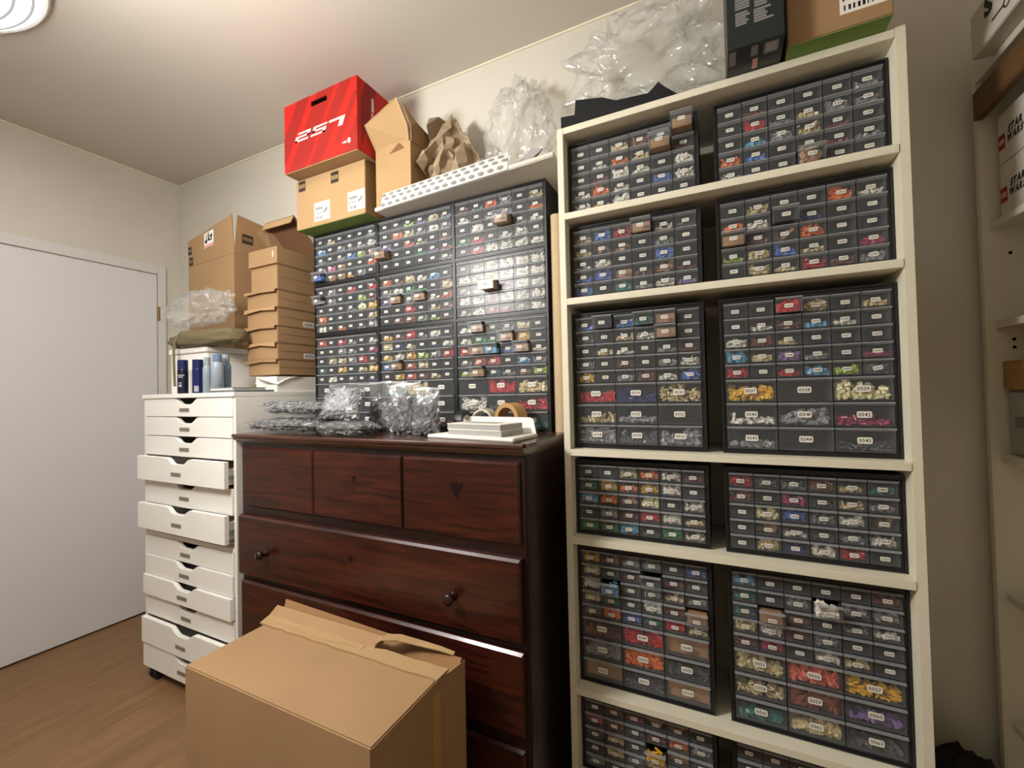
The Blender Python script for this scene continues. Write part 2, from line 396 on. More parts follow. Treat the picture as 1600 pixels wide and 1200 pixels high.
DR_L = drawer_mesh('large_drawer', IN/3-.0028, LP-.0026)
LABELM = [PAPER, INK]
def label_mesh(txt, wd, h):
    mb = MB(); r = h*.16
    mb.prism([(-wd/2+r, 0), (wd/2-r, 0), (wd/2, r), (wd/2, h-r), (wd/2-r, h), (-wd/2+r, h), (-wd/2, h-r), (-wd/2, r)], -.0004, 0, 'y', 0)
    letter(mb, txt, lambda x, z: (-wd*.40+x, -.0006, h*.22+z), wd*.80, h*.56, 1)
    return mb.mesh('drawer_label', LABELM, recalc=False)

PILES = 0
def pile(code, fill, wd, h, loc, label, seed, dep=.085):
    """loose bricks heaped behind the front of one drawer: one object that nobody would count"""
    rr = random.Random(seed); nm, mt = BRICK[code]; mb = MB()
    if code == 'B' and fill > 4:
        H = h*.80*fill/9
        H = h*.74
        o = MB().box(-wd/2+.004, wd/2-.004, .016, .120, .0024, H).build('card_filler', mt, None, loc)
        tag(o, label.replace('brown pieces', 'brown card filler'), 'cardboard', 'brown card fillers in the drawers'); return
    H = max(.004, h*.92*fill/9); big = wd > .08
    s0 = .013 if big else .0095
    if code == 'B': s0 *= 2.2
    style = rr.choice(['brick', 'brick', 'plate', 'bar', 'brick'])
    nx = max(2, int(wd/(s0*.85))); nz = max(1, int(math.ceil(H/(s0*.62)))); ny = 2 if code != 'B' else 1
    hump = [.75+.25*math.sin(rr.random()*6+i*1.3) for i in range(nx)]
    for iy in range(ny):
        for iz in range(nz):
            for ix in range(nx):
                if iz*s0*.62 > H*hump[ix]*(1.0 if fill > 6 else 1.05): continue
                if rr.random() < .06: continue
                a, b, c = s0*rr.uniform(.7, 1.5), s0*rr.uniform(.6, 1.1), s0*rr.uniform(.45, .9)
                if style == 'bar': a, b, c = s0*rr.uniform(1.4, 2.4), s0*.45, s0*.45
                if style == 'plate': c = s0*.32
                x = (ix+.5)/nx*wd-wd/2+rr.uniform(-.3, .3)*s0; z = (iz+.5)*s0*.62+rr.uniform(-.1, .2)*s0; y = .003+s0*.75+iy*s0*1.5+rr.uniform(0, .4)*s0
                R = Matrix.Rotation(rr.uniform(-.6, .6) if rr.random() < .6 else rr.uniform(-1.5, 1.5), 3, 'Y') @ Matrix.Rotation(rr.uniform(-.9, .9), 3, 'Z') @ Matrix.Rotation(rr.uniform(-.5, .5), 3, 'X')
                ex = sum(abs(R[0][k])*v for k, v in enumerate((a, b, c)))/2; ez = sum(abs(R[2][k])*v for k, v in enumerate((a, b, c)))/2; ey = sum(abs(R[1][k])*v for k, v in enumerate((a, b, c)))/2
                lim = wd/2-.0032
                x = max(-lim+ex, min(lim-ex, x)); z = max(.0022+ez, min(h*.97-ez, z)); y = max(.0022+ey, y)
                M = R.to_4x4(); M.translation = (x, y, z)
                mb.obox(M, a, b, c)
    if not mb.v: return
    o = mb.build('brick_pile', mt, None, loc, recalc=False)
    tag(o, label, 'toy bricks', 'loose bricks in the cabinet drawers', 'stuff')
ORD = ['first', 'second', 'third', 'fourth', 'fifth', 'sixth', 'seventh', 'eighth']
def cabinet(xc, y, z, n0, l0, grid, label, where, seed):
    tall = l0 is not None
    t = thing('drawer_cabinet', label, 'drawer cabinet', (xc, y, z), 'black drawer cabinets')
    link('cabinet_frame', FR_T if tall else FR_S, t)
    rows = [r.split() for r in grid.strip().split('/')]; zb = .010+(3*LP if tall else 0)
    for r in range(8 if tall else 5):
        big = r >= 5; nc = 3 if big else 6
        for c in range(nc):
            tok = rows[r][c] if r < len(rows) and c < len(rows[r]) else '.'
            pull = .028 if '!' in tok else 0.0
            if '!!' in tok: pull = .05
            x = -IN/2+(c+.5)*IN/nc
            zz = zb+(4-r)*SP+.0013 if not big else .010+(7-r)*LP+.0014
            wd, h = (IN/3-.0028, LP-.0026) if big else (IN/6-.0024, SP-.0024)
            dr = link('drawer', DR_L if big else DR_S, t, (x, -.0015-pull, zz))
            num = (l0+(r-5)*3+c) if big else (n0+r*6+c)
            lb = link('drawer_label', label_mesh('%04d' % num, .029 if big else .0185, .0155 if big else .0095), dr,
                      ((hash((num, 7)) % 7-3)*.0003, -.0004, h*.36 if big else h*.30))
            if abs(num-450) < 1: lb.rotation_euler = (0, -.2, 0)
            if tok[0] != '.':
                code, fill = tok[0], int(tok[1])
                pile(code, fill, wd, h, (xc+x, y-.0015-pull, z+zz), '%s pieces in %s drawer of %s row, %s' % (BRICK[code][0], ORD[c], ORD[r], where), seed*100+r*10+c)
    return t

YC, YK = 1.36, 1.285                  # fronts of the cabinets on the dresser and in the bookcase
XA = [-1.628+.372*(k+.5)+.0005*k for k in range(3)]
XB = [-.2195, .1895]
DZ = 1.103
cabs = [
 (XA[0], YC, DZ+HT+HS+.003, 1, None, '. t5 . . . g3/a6 . g5 B2 g3 w5/s2 . g2 b5 l6 B5/g4 p7 B6 . . o5/b6! B6 B6 y2 g7 .', 'top black drawer cabinet on the dresser, above the column beside the cardboard stack', 'top cabinet beside mailer boxes'),
 (XA[0], YC, DZ+HT+.0015, 91, None, '. g6 . r6 . r5/g5! g5 . . l4 R5/. . . g2 k7 y7/o7 . . . . t6/w5 . o4 . g2 g7', 'middle black drawer cabinet on the dresser, in the column beside the cardboard stack', 'middle cabinet beside mailer boxes'),
 (XA[0], YC, DZ, 181, 1, 'r7 . r7 g1 . w3/. . g7 g3 . m5/. t7 t5 g8 r7 R3/T4 . y6 . t4 y9/. w6 . G5 . n2/R2 . ./t3 . ./. . .', 'bottom black drawer cabinet on the dresser, in the column beside the cardboard stack', 'bottom cabinet beside mailer boxes'),
 (XA[1], YC, DZ+HT+HS+.003, 31, None, '. . l3 v2 t5 g4/. o6 k7 g3 w5 g5/v6 . c5 t3 . x3/B6!! . . e2 v4 x3/. . . . . g5', 'top black drawer cabinet on the dresser, in the middle column under the white board', 'top cabinet of middle column'),
 (XA[1], YC, DZ+HT+.0015, 121, None, 'o5 B2 t7 w5 a6 ./g5 w5 e6 e2 . t8/v6 B6! s8 B5! w2 r6/. . r8 . t3 R4/. x5 x7 g6 l3 R2', 'middle black drawer cabinet on the dresser, in the middle column', 'centre cabinet of middle column'),
 (XA[1], YC, DZ, 211, 10, 'y4 R4 r8 g2 w6 ./t8 n5 t2 . n3 w5/y4 w7 y8 l6 g7 r7/b6 B5! c6 t7 . ./. y5 c6 R5 t3 ./T6 t7 ./t4 . ./G4 . R2', 'bottom black drawer cabinet on the dresser, middle column, behind the bags of grey bricks', 'bottom cabinet of middle column'),
 (XA[2], YC, DZ+HT+HS+.003, 61, None, 'R5 g2 o6 g7 . t7/w4 . w3 g5 . o4/. w8 . B5!! g3 w4/e5 r5 . w3 w7 G2/. r6 w8 w8 w8 w6', 'top black drawer cabinet on the dresser, above the column beside the cardboard tube', 'top cabinet beside cardboard tube'),
 (XA[2], YC, DZ+HT+.0015, 151, None, '. w3 t8 w8 w8 w8/w6 t6 y8 w8 w8 w8/g5 w5 B7!! v8 w8 w8/w8 w5 m7 w8 w8 w8/g3 w5 m4 m4 g4 w6', 'middle black drawer cabinet on the dresser, beside the cardboard tube, with bright lamp reflection', 'middle cabinet beside cardboard tube'),  # much of the white fill stands in for the lamp's reflection
 (XA[2], YC, DZ, 241, 19, 'w4 B5! . g2 t6 ./w4 e8 e3 B6! y8 ./r8 B7! a6! b4 B5! w3/g4 c7 c7 . a5 g4/l4 B6! T5 g3 B3 l6/. r7 t8/w8 G3 r6/. o3 T5', 'bottom black drawer cabinet on the dresser, beside the cardboard tube and behind the tape rolls', 'bottom cabinet beside cardboard tube'),
 (XB[0], YK, SHELF[1]+.001, 271, None, '. . t7 x6 . B6!!/. w2 o5 t5 B6!! R2/. R2 w7 w5 . w7/w3 o8 w4 . b5 w6/w6 y4 w8 . . .', 'black drawer cabinet on the highest bookcase shelf, dresser side', 'highest bookcase cabinet, dresser side'),
 (XB[1], YK, SHELF[1]+.001, 301, None, '. x4 R1 . . g4/. r7 g3 t4 g7 g6/. a4 g6 t7 R2 ./o5 b4 . t2 R1 g2/w6 b1 . B4! R1 .', 'black drawer cabinet on the highest bookcase shelf, under the green-bottomed cardboard box', 'highest bookcase cabinet, far side'),
 (XB[0], YK, SHELF[2]+.001, 331, None, 't4 b7 r8 B6! w3 G3/t4 B3 B4 . g5 ./w1 w5 . . b8 ./b4 b7 B5 R3 B4 R2/b6 . T7 g2 w6 v3', 'black drawer cabinet on the second bookcase shelf down, dresser side', 'second-shelf bookcase cabinet, dresser side'),
 (XB[1], YK, SHELF[2]+.001, 361, None, '. t4 . . o8 w2/o6 w4 .! n4 . ./B5! R2 B2 o7 . ./l3 t6 b7 t3 . m4/. t7 t4 r8 R4 g5', 'black drawer cabinet on the second bookcase shelf down, side away from dresser', 'second-shelf bookcase cabinet, far side'),
 (XB[0], YK, SHELF[3]+.001, 391, 28, 'b4 .! b5 T5! B6! ./G5 . t4 w6 B6! ./. t4 w2 . g2 R2/g6 . R6 . g4 w5/y8 . g4 R7 w4 b8/r5 n6 t9/t3 g3 ./g8 G6 g7', 'tall black drawer cabinet on the third bookcase shelf, dresser side', 'third-shelf bookcase cabinet, dresser side'),
 (XB[1], YK, SHELF[3]+.001, 421, 37, '. . r7! t7 . t4/. w3 R5 a3 w4 ./w6 R6 t2 . . ./a8 t4 v6 g3 . m3/r6 . r4 a5 l6 G5/y6 . k7/w2 g6 m3/g2 . G3', 'tall black drawer cabinet on the third bookcase shelf, side away from dresser', 'third-shelf bookcase cabinet, far side'),
 (XB[0], YK, SHELF[4]+.001, 451, None, '. . t7 o6 w5 R3/e7 y8 o4 y7 w8 ./a5 o6 B2 k8 . w7/. g6 R4 r5 w5 t3/e6 e4 a6 G2 e7 w4', 'black drawer cabinet on the fourth bookcase shelf, dresser side', 'fourth-shelf bookcase cabinet, dresser side'),
 (XB[1], YK, SHELF[4]+.001, 481, None, 'r5 G5 g2 x5 t3 T4/R7 . m7 G3 t4 g3/. k8 b6 g5 w6 B2/. B4 w2 G2 g3 w5/. t8 n5 w7 r6 .', 'black drawer cabinet on the fourth bookcase shelf, side away from dresser', 'fourth-shelf bookcase cabinet, far side'),
 (XB[0], YK, SHELF[5]+.001, 511, 46, 'y6 x5 g5 g6 . b6/t6 G3 R2 .! R2 G3/w5 a8! G4 g6 t4 g3/t7 e3 G3 w8 R6 B7!/s6 o8 b3 T4 r6 t4/R4 r6 B8/g8 o8 G4/B8 G3 B8', 'tall black drawer cabinet on the fifth bookcase shelf, dresser side', 'fifth-shelf bookcase cabinet, dresser side'),
 (XB[1], YK, SHELF[5]+.001, 541, 55, 'a5 . . . . R5/T4 . g6 w8! g7 g6/T5 B8! R3 . g4 w3/t6 w5 R7 g6 . ./R5 m6 . w5 t4 ./t6 c7 y6/t5 x8 v2/T2 t6 G2', 'tall black drawer cabinet on the fifth bookcase shelf, side away from dresser', 'fifth-shelf bookcase cabinet, far side'),
 (XB[0], YK, SHELF[6]+.001, 571, None, '. R4 m3 B2 B2 ./m7 R7 G3 R5 o6 g4/G4 t5 G3 y8! B5 G4/. t6 g4 y6 . v3/g3 . t4 . R3 .', 'black drawer cabinet on the lowest bookcase shelf, dresser side', 'lowest bookcase cabinet, dresser side'),
 (XB[1], YK, SHELF[6]+.001, 601, None, '. . G2 . . ./. G3 . . . ./. . . . . ./. . . . . ./. . . . . .', 'black drawer cabinet on the lowest bookcase shelf, side away from dresser', 'lowest bookcase cabinet, far side'),
]
for k, a in enumerate(cabs): cabinet(*a, seed=k+1)
TOPZ = DZ+HT+2*HS+.003

# ------------------------------------------------------------------ dresser
ds = thing('dresser', 'dark mahogany chest of drawers under the wall of drawer cabinets', 'chest of drawers', (0, 0, 0))
DX0, DX1 = -1.690, -.475
MB().box(DX0, DX1, 1.062, 1.535, .0, 1.070).build('carcass', MAHOG, ds, bevel=.003)
ov = [(1.030, 1.099), (1.0335, DZ), (1.54, DZ), (1.54, 1.0705), (1.050, 1.0705), (1.047, 1.077), (1.040, 1.079), (1.036, 1.085), (1.036, 1.089), (1.030, 1.092)]
tb = MB().prism(ov, -1.7035, -.470, 'x')
tb.prism([(1.04, 1.099), (1.04, DZ-.0004), (1.539, DZ-.0004), (1.539, 1.092), (1.04, 1.092)], -.470, -.462, 'x')
tb.build('top_board', MAHOGLIT, ds)
def knob(parent, x, y, z):
    MB().lathe([(1e-4, 0), (.015, 0), (.013, -.004), (.008, -.012), (.010, -.018), (.017, -.026), (.0175, -.031), (.012, -.037), (1e-4, -.0385)], (x, y, z), 20, 0, 'y').build('knob', KNOBW, parent, smooth=True)
def front(x0, x1, z0, z1, yf, kn=(), mark=None, depth=.0):
    mb = MB(); b = .007; y1 = 1.0618
    mb.add([(x0, y1, z0), (x1, y1, z0), (x1, y1, z1), (x0, y1, z1), (x0, yf+b, z0), (x1, yf+b, z0), (x1, yf+b, z1), (x0, yf+b, z1),
            (x0+b*.6, yf, z0+b), (x1-b*.6, yf, z0+b), (x1-b*.6, yf, z1-b), (x0+b*.6, yf, z1-b)],
           [(0, 1, 5, 4), (1, 2, 6, 5), (2, 3, 7, 6), (3, 0, 4, 7), (4, 5, 9, 8), (5, 6, 10, 9), (6, 7, 11, 10), (7, 4, 8, 11), (8, 9, 10, 11), (3, 2, 1, 0)])
    o = mb.build('drawer', MAHOGP, ds)
    for x, z in kn: knob(o, x, yf-.0002, z)
    if mark:
        x, z, s_ = mark
        MB().prism([(x, z-s_*1.3), (x+s_*.75, z), (x+s_, z+s_*.8), (x+s_*.35, z+s_*.65), (x, z+s_), (x-s_*.35, z+s_*.65), (x-s_, z+s_*.8), (x-s_*.75, z)], yf-.0006, yf-.0001, 'y').build('keyhole_plate', mat('dark_plate', S(27, 12, 9), .5, spec=.2), o)
front(-1.672, -1.284, .826, 1.052, 1.050)
front(-1.279, -.892, .826, 1.052, 1.050, mark=(-1.088, .969, .011))
front(-.887, -.492, .826, 1.052, 1.050, mark=(-.690, .966, .022))
front(-1.677, -.489, .570, .795, 1.036, [(-1.513, .671), (-.698, .667)], (-1.093, .712, .010))
front(-1.675, -.489, .322, .545, 1.044, [(-1.475, .424), (-.690, .424)])
front(-1.675, -.491, .066, .287, 1.046, [(-1.513, .18), (-.690, .18)])

# ------------------------------------------------------------------ white drawer units, one stacked on the other
TX0, TX1, TY, TYB = -2.390, -1.715, 1.055, 1.535
def notch_front(x0, x1, z0, z1):
    c = (x0+x1)/2; a, b, dp = .088, .036, .026
    pts = [(x0, z0), (x1, z0), (x1, z1)]
    pts += [(c+a, z1), (c+a-.010, z1-.002), (c+a-.020, z1-.007), (c+b+.012, z1-dp+.006), (c+b, z1-dp+.001), (c+b-.012, z1-dp), (c-b+.012, z1-dp), (c-b, z1-dp+.001), (c-b-.012, z1-dp+.006), (c-a+.020, z1-.007), (c-a+.010, z1-.002), (c-a, z1)]
    pts += [(x0, z1)]
    return pts
def unit(name_label, z0, z1, drawers, n0, casters, top):
    t = thing('drawer_unit', name_label, 'drawer unit', (0, 0, 0), 'stacked white drawer units')
    s_ = .016
    mb = MB().box(TX0, TX0+s_, TY, TYB, z0, z1-.019).box(TX1-s_, TX1, TY, TYB, z0, z1-.019)
    mb.box(TX0+s_, TX1-s_, TYB-.006, TYB, z0, z1-.019).box(TX0+s_, TX1-s_, TY+.03, TYB-.006, z0, z0+.008)
    mb.build('cabinet_body', WHITE, t, bevel=.0008)
    MB().box(TX0-(.004 if top else 0), TX1+.0, TY-.008 if top else TY, TYB, z1-.0185, z1).build('top_board', WHITE, t, bevel=.0015)
    for k, (za, zb_, yf) in enumerate(drawers):
        x0, x1 = TX0+s_+.002, TX1-s_-.002; zc = zb_
        dmb = MB().prism(notch_front(x0, x1, za, zc), yf, yf+.018, 'y', 0)
        zi = za+.012; zt = zc-.030
        dmb.box(x0+.012, x0+.024, yf+.018, yf+.44, zi, zt, 0).box(x1-.024, x1-.012, yf+.018, yf+.44, zi, zt, 0)
        dmb.box(x0+.024, x1-.024, yf+.018, yf+.44, zi, zi+.006, 0).box(x0+.024, x1-.024, yf+.428, yf+.44, zi+.006, zt, 0)
        dr = dmb.build('drawer', WHITE, t, bevel=.0015)
        xm = (x0+x1)/2-.012; zl = za+(zc-za)*.36
        pm = MB().box(xm-.036, xm+.036, yf-.0012, yf-.0001, zl-.0085, zl+.0085, 0)
        letter(pm, 'LD%04d' % (n0+k), lambda x, z: (xm-.033+x, yf-.0015, zl-.0055+z), .066, .011, 1, .02)
        pm.build('label_plate', [GREYP, GREYT], dr, recalc=False)
        MB().box(x1-.0115, x1-.004, yf+.019, yf+.40, (za+zt)/2-.004, (za+zt)/2+.008).build('runner', METAL, dr)
    if casters:
        for x in (TX0+.085, TX1-.085):
            for y in (TY+.006, TYB-.06):
                c_ = MB().cyl((x-.024, y, .0225), .022, .016, 20, 0, 'x').cyl((x+.008, y, .0225), .022, .016, 20, 0, 'x').cyl((x, y, .020), .006, .022, 10)
                c_.box(x-.026, x+.026, y-.018, y+.014, .034, .0415)
                c_.build('caster', BLACKM, t)
    return t
unit('upper white six-drawer unit, two of its drawers pulled out', .651, 1.266, [(1.167, 1.246, 1.053), (1.0825, 1.1645, 1.053), (.996, 1.0795, 1.051), (.888, .9935, 1.019), (.780, .884, 1.049), (.673, .785, 1.019)], 1, False, True)
unit('lower white six-drawer unit on black casters, under the other one', .042, .6505, [(.5485, .631, 1.052), (.461, .5465, 1.047), (.372, .459, 1.038), (.276, .365, 1.053), (.160, .272, 1.031), (.052, .157, 1.037)], 7, True, False)

# ------------------------------------------------------------------ things on the white drawer units
TZ = 1.2665
wb = thing('storage_box', 'white lidded storage box on the white drawer unit, under the olive bag', 'storage box', (0, 0, 0))
MB().box(-2.388, -2.092, 1.162, 1.50, TZ, 1.455).build('box_body', WHITE, wb, bevel=.004)
MB().box(-2.394, -2.086, 1.156, 1.506, 1.4555, 1.480).build('lid', WHITE, wb, bevel=.003)
def can(x, y, r, h, label, body, cap, blocks):
    t = thing('spray_can', label, 'spray can', (x, y, TZ), 'dark blue spray cans')
    MB().lathe([(1e-4, 0), (r*.92, 0), (r, .004), (r, h*.70), (r*.96, h*.72)], n=24).build('can_body', body, t, smooth=False)
    MB().lathe([(r*.97, h*.72), (r*.97, h*.985), (r*.9, h), (1e-4, h)], n=24).build('cap', cap, t)
    pr = MB()
    for a0, a1, z0, z1 in blocks:
        n = 6; pr.add([(r*1.004*math.cos(a0+(a1-a0)*k/n), r*1.004*math.sin(a0+(a1-a0)*k/n), z) for z in (z0*h, z1*h) for k in range(n+1)], [(k, k+1, k+n+2, k+n+1) for k in range(n)])
    pr.build('printed_label', PAPERG, t, recalc=False)
    return t
can(-2.150, 1.092, .0205, .150, 'dark blue spray can with white lettering, next to the hanging olive strap', NAVYD, NAVY, [(-1.6, -.2, .52, .56), (-1.4, -.5, .47, .50), (-1.3, -.7, .30, .33), (-1.3, -.7, .20, .27)])
can(-2.088, 1.120, .021, .150, 'dark blue spray can beside the pale blue bottles', NAVY, NAVY, [(-1.2, -.4, .05, .22)])
def bottle(x, y, r, h, label, m1, m2):
    t = thing('bottle', label, 'bottle', (x, y, TZ), 'pale blue bottles')
    MB().lathe([(1e-4, 0), (r, 0), (r, h*.68), (r*.9, h*.74), (r*.62, h*.79), (r*.60, h*.80)], n=24).build('bottle_body', m1, t, smooth=True)
    MB().lathe([(r*.66, h*.80), (r*.70, h*.805), (r*.70, h*.985), (r*.64, h), (1e-4, h)], n=24).build('cap', m2, t)
bottle(-2.036, 1.130, .017, .158, 'palest blue bottle, between the spray cans and the other two bottles', SKYB, SKYB)
bottle(-1.936, 1.115, .0235, .166, 'wide pale blue bottle with a narrow neck, in front of the other two', SKYB, SKYD)
bottle(-1.962, 1.165, .021, .168, 'deeper blue bottle behind the wide one', SKYD, SKYB)
nb = thing('notebook', 'pale notebook lying on a grey case on the white drawer unit', 'notebook', (0, 0, 0))
MB().box(-1.893, -1.745, 1.062, 1.20, TZ+.0085, TZ+.016).build('pages', PAPER, nb)
MB().box(-1.896, -1.742, 1.060, 1.203, TZ+.0164, TZ+.0185).build('cover', PAPERG, nb)
tag(MB().box(-1.905, -1.722, 1.056, 1.225, TZ, TZ+.008).build('flat_case', GREYL, bevel=.002), 'flat grey case under the pale notebook on the drawer unit', 'case')
jr = thing('glass_jar', 'small amber glass jar squeezed under the cardboard stack', 'jar', (-1.893, 1.262, TZ))
MB().lathe([(1e-4, 0), (.018, 0), (.018, .030)], n=20).build('jar_contents', AMBER, jr)
MB().lathe([(1e-4, .0005), (.0195, .0005), (.0195, .046), (.014, .052), (.014, .060)], n=20).build('jar_glass', GLASSY, jr, smooth=True)
# white papers under the stack
def papers(u, v): return (-1.862+.142*u, 1.232, 0)
pp = thing('paper_pile', 'pile of white papers under the stack of cardboard mailers', 'papers', (0, 0, 0))
MB().box(-1.862, -1.724, 1.238, 1.50, TZ, TZ+.066).build('paper_ream', PAPER, pp)
MB().grid(lambda u, v: (-1.862+.145*u, 1.236-.03*math.sin(PI*u)*v+.12*(1-v), TZ+.0685-.038*(v**2)*(u**1.5)), 10, 8).build('curling_sheet', PAPER, pp, smooth=True)

# stack of seven cardboard mailers
SX0, SX1, SY0, SY1 = -1.930, -1.722, 1.243, 1.50
lay = [(1.340, 1.409), (1.409, 1.482), (1.482, 1.556), (1.556, 1.638), (1.638, 1.716), (1.716, 1.829), (1.829, 1.903)]
words_ = ['lowest', 'second from the bottom, with a grey sticker,', 'third from the bottom', 'fourth from the bottom, with a grey sticker,', 'fifth from the bottom', 'tallest and sixth from the bottom', 'topmost, with its lid open,']
for k, (z0, z1) in enumerate(lay):
    rr = random.Random(k+40); dx, dy = rr.uniform(-.006, .0), rr.uniform(.0, .008)
    x0, x1, y0, y1 = SX0+dx, SX1+dx, SY0+dy, SY1
    if k == 5: x0 += .030
    if k == 6: x0 += .014; y0 -= .002
    t = thing('mailer_box', 'brown cardboard mailer box, %s in the stack' % words_[k], 'cardboard box', (0, 0, 0), 'stacked cardboard mailers')
    zt = z1-.0006
    if k < 6:
        MB().box(x0, x1, y0, y1, z0, zt-.003).build('box_body', CARD, t, bevel=.002)
        ld = MB().box(x0-.002, x1+.001, y0-.012, y1, zt-.0028, zt)
        if k != 5:
            ld.prism([(x0-.006, zt-.020+.006*rr.random()), (x0-.002, zt), (x1-.004, zt), (x1-.001, zt-.012-.01*rr.random()), (x0+.5*(x1-x0), zt-.010)], y0-.014, y0-.0115, 'y')
        ld.build('lid', CARDL if k % 2 else CARD, t, bevel=.0008)
        MB().box(x1+.0002, x1+.0012, y0+.01, y1-.02, z0+.5*(zt-z0), z0+.5*(zt-z0)+.0015).build('side_crease', CARDD, t)
    else:
        mb = MB().box(x0, x1, y0, y1, z0, z0+.003).box(x0, x1, y0, y0+.004, z0+.003, zt).box(x0, x1, y1-.004, y1, z0+.003, zt).box(x0, x0+.004, y0+.004, y1-.004, z0+.003, zt).box(x1-.004, x1, y0+.004, y1-.004, z0+.003, zt)
        mb.build('box_body', CARD, t)
        a = .78; L = .235
        hy, hz = y1-.003, zt+.001
        P = lambda x, q: (x, hy-q*math.cos(a), hz+q*math.sin(a))
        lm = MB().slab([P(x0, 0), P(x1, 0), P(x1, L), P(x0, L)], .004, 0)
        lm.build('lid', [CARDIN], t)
        MB().slab([P(x0-.001, 0), P(x0-.001, L), (x0-.030, P(0, L*.93)[1]-.035, P(0, L*.93)[2]-.045), (x0-.022, P(0, .10)[1]-.05, P(0, .10)[2]-.05)], .004).build('lid_flap', CARD, t)
        MB().slab([P(x0, L), P(x1, L), (x1, P(0, L)[1]-.020, P(0, L)[2]-.040), (x0, P(0, L)[1]-.020, P(0, L)[2]-.040)], .004).build('lid_flap', CARDL, t)
        MB().box(x1-.030, x1-.024, y0-.0008, y0-.0001, z0+.03, z0+.055).build('torn_tape', PAPER, t)
    if k in (1, 3):
        mb = MB().box(x1+.0002, x1+.0008, 1.375, 1.432, z0+.008, z0+.032, 0).box(x1+.0008, x1+.0011, 1.380, 1.427, z0+.012, z0+.028, 1)
        mb.build('sticker', [PAPER, PAPERG], t)

# tall open carton behind
ROT = -.055
oc = thing('open_carton', 'tall open brown carton with upright flaps behind the clear bag', 'cardboard box', (-2.09, 1.285, 1.4805), rotz=ROT)
CWD, CDP = .425, .215
mb = MB().openbox(-CWD, 0, 0, CDP, 0, .46, .004)
mb.build('box_body', CARD, oc)
MB().slab([(-CWD, 0, .461), (0, 0, .461), (-.012, -.004, .652), (-CWD+.002, -.004, .592)], -.004).build('flap', CARD, oc)
MB().slab([(-.001, .002, .461), (-.001, CDP, .461), (.012, CDP, .625), (.012, .012, .648)], -.004).build('flap', CARD, oc)
MB().slab([(-CWD, CDP, .461), (0, CDP, .461), (0, CDP+.012, .60), (-CWD, CDP+.012, .60)], .004).build('flap', CARD, oc)
def brand_mark(mb, fn, wd, h):
    """dark rectangle with the toy maker's name reversed out in the middle band"""
    q = lambda a, b, c, d, e, mi: mb.add([fn(a, c, e), fn(b, c, e), fn(b, d, e), fn(a, d, e)], [(0, 1, 2, 3)], mi)
    q(0, wd, 0, h, 0, 0); q(wd*.08, wd*.92, h*.33, h*.67, .0003, 1)
    letter(mb, 'LEGO', lambda x, z: fn(wd*.14+x, h*.38+z, .0006), wd*.72, h*.24, 0, .03)
mb = MB()
brand_mark(mb, lambda x, z, e: (-CWD+.004+x, -.0040-e, .520+z), .034, .040)
brand_mark(mb, lambda x, z, e: (-CWD+.012+x, -.0030-e, .462+z), .036, .042)
mb.build('printed_mark', [INKB, CARD], oc, recalc=False)
mb = MB(); brand_mark(mb, lambda x, z, e: (.0125*(.52-.461+z)/.187+.0012+e, .035+x, .520+z), .052, .044)
o = mb.build('printed_mark', [INKB, CARD], oc, recalc=False)
mb = MB(); sx = -CWD+.165
tl = lambda x, z, e: (sx+x, -.0032-e, z+.1*x)
mb.add([tl(0, .525, .001), tl(.088, .525, .001), tl(.088, .602, .001), tl(0, .602, .001)], [(0, 1, 2, 3)], 0)
mb.add([tl(.0, .527, .0014), tl(.088, .527, .0014), tl(.088, .540, .0014), tl(0, .540, .0014)], [(0, 1, 2, 3)], 1)
for a, b, c, d_ in [(.010, .030, .548, .565), (.018, .024, .560, .595), (.036, .046, .556, .598), (.036, .060, .556, .566), (.064, .072, .552, .590), (.050, .078, .572, .580)]:
    mb.add([tl(a, c, .0018), tl(b, c, .0018), tl(b, d_, .0018), tl(a, d_, .0018)], [(0, 1, 2, 3)], 2)
mb.build('sticker', [PAPER, PINK, INK], oc, recalc=False)

# olive drawstring bag and clear bag on the storage box
ob = thing('drawstring_bag', 'olive cloth drawstring bag lying on the white storage box', 'bag', (0, 0, 0))
def olive(u, v):
    a = 2*PI*v; x = -2.395+.52*u
    neck = math.exp(-((u-.13)/.05)**2)                       # the drawn-in neck, a ruffle beyond it
    g = (1-.45*neck)*(.55+.45*min(1, u/.25))*(1 if u < .97 else max(.05, 1-((u-.97)/.03)**2))
    if u < .02: g *= max(.03, u/.02)
    ry, rz = .046*g, .044*g*(1-.28*u)
    fold = .16*math.sin(a*8+u*5)*max(.15, 1-u*2.5)+.35*crease(Vector((x*2.0, math.cos(a)*.8, math.sin(a)*.8)), 6, 7, 2.2)
    sg = lambda t: math.copysign(abs(t)**.7, t)
    zc = 1.482+.044*(1-.28*u)*(.6+.4*g)
    return (x+.012*math.cos(a*3)*(u < .1), 1.178+ry*sg(math.cos(a))*(1+fold*.5), max(1.4812+.001*math.sin(a*5), zc+rz*sg(math.sin(a))*(1+fold)))
MB().grid(olive, 60, 40).build('bag_body', OLIVE, ob, smooth=True)
MB().tube([(-2.327+.002*math.cos(k), 1.178+.030*math.cos(k*2*PI/16), 1.515+.030*math.sin(k*2*PI/16)) for k in range(17)], .004, 6).build('drawcord', OLIVED, ob, smooth=True)
sp = [(-2.300, 1.160, 1.545), (-2.300, 1.140, 1.530), (-2.292, 1.128, 1.505), (-2.288, 1.124, 1.47), (-2.286, 1.123, 1.42), (-2.283, 1.123, 1.36), (-2.280, 1.1235, 1.302)]
mb = MB()
for a, b in zip(sp, sp[1:]): mb.slab([(a[0]-.010, a[1], a[2]), (a[0]+.010, a[1], a[2]), (b[0]+.010, b[1], b[2]), (b[0]-.010, b[1], b[2])], .002)
mb.build('strap', OLIVED, ob)
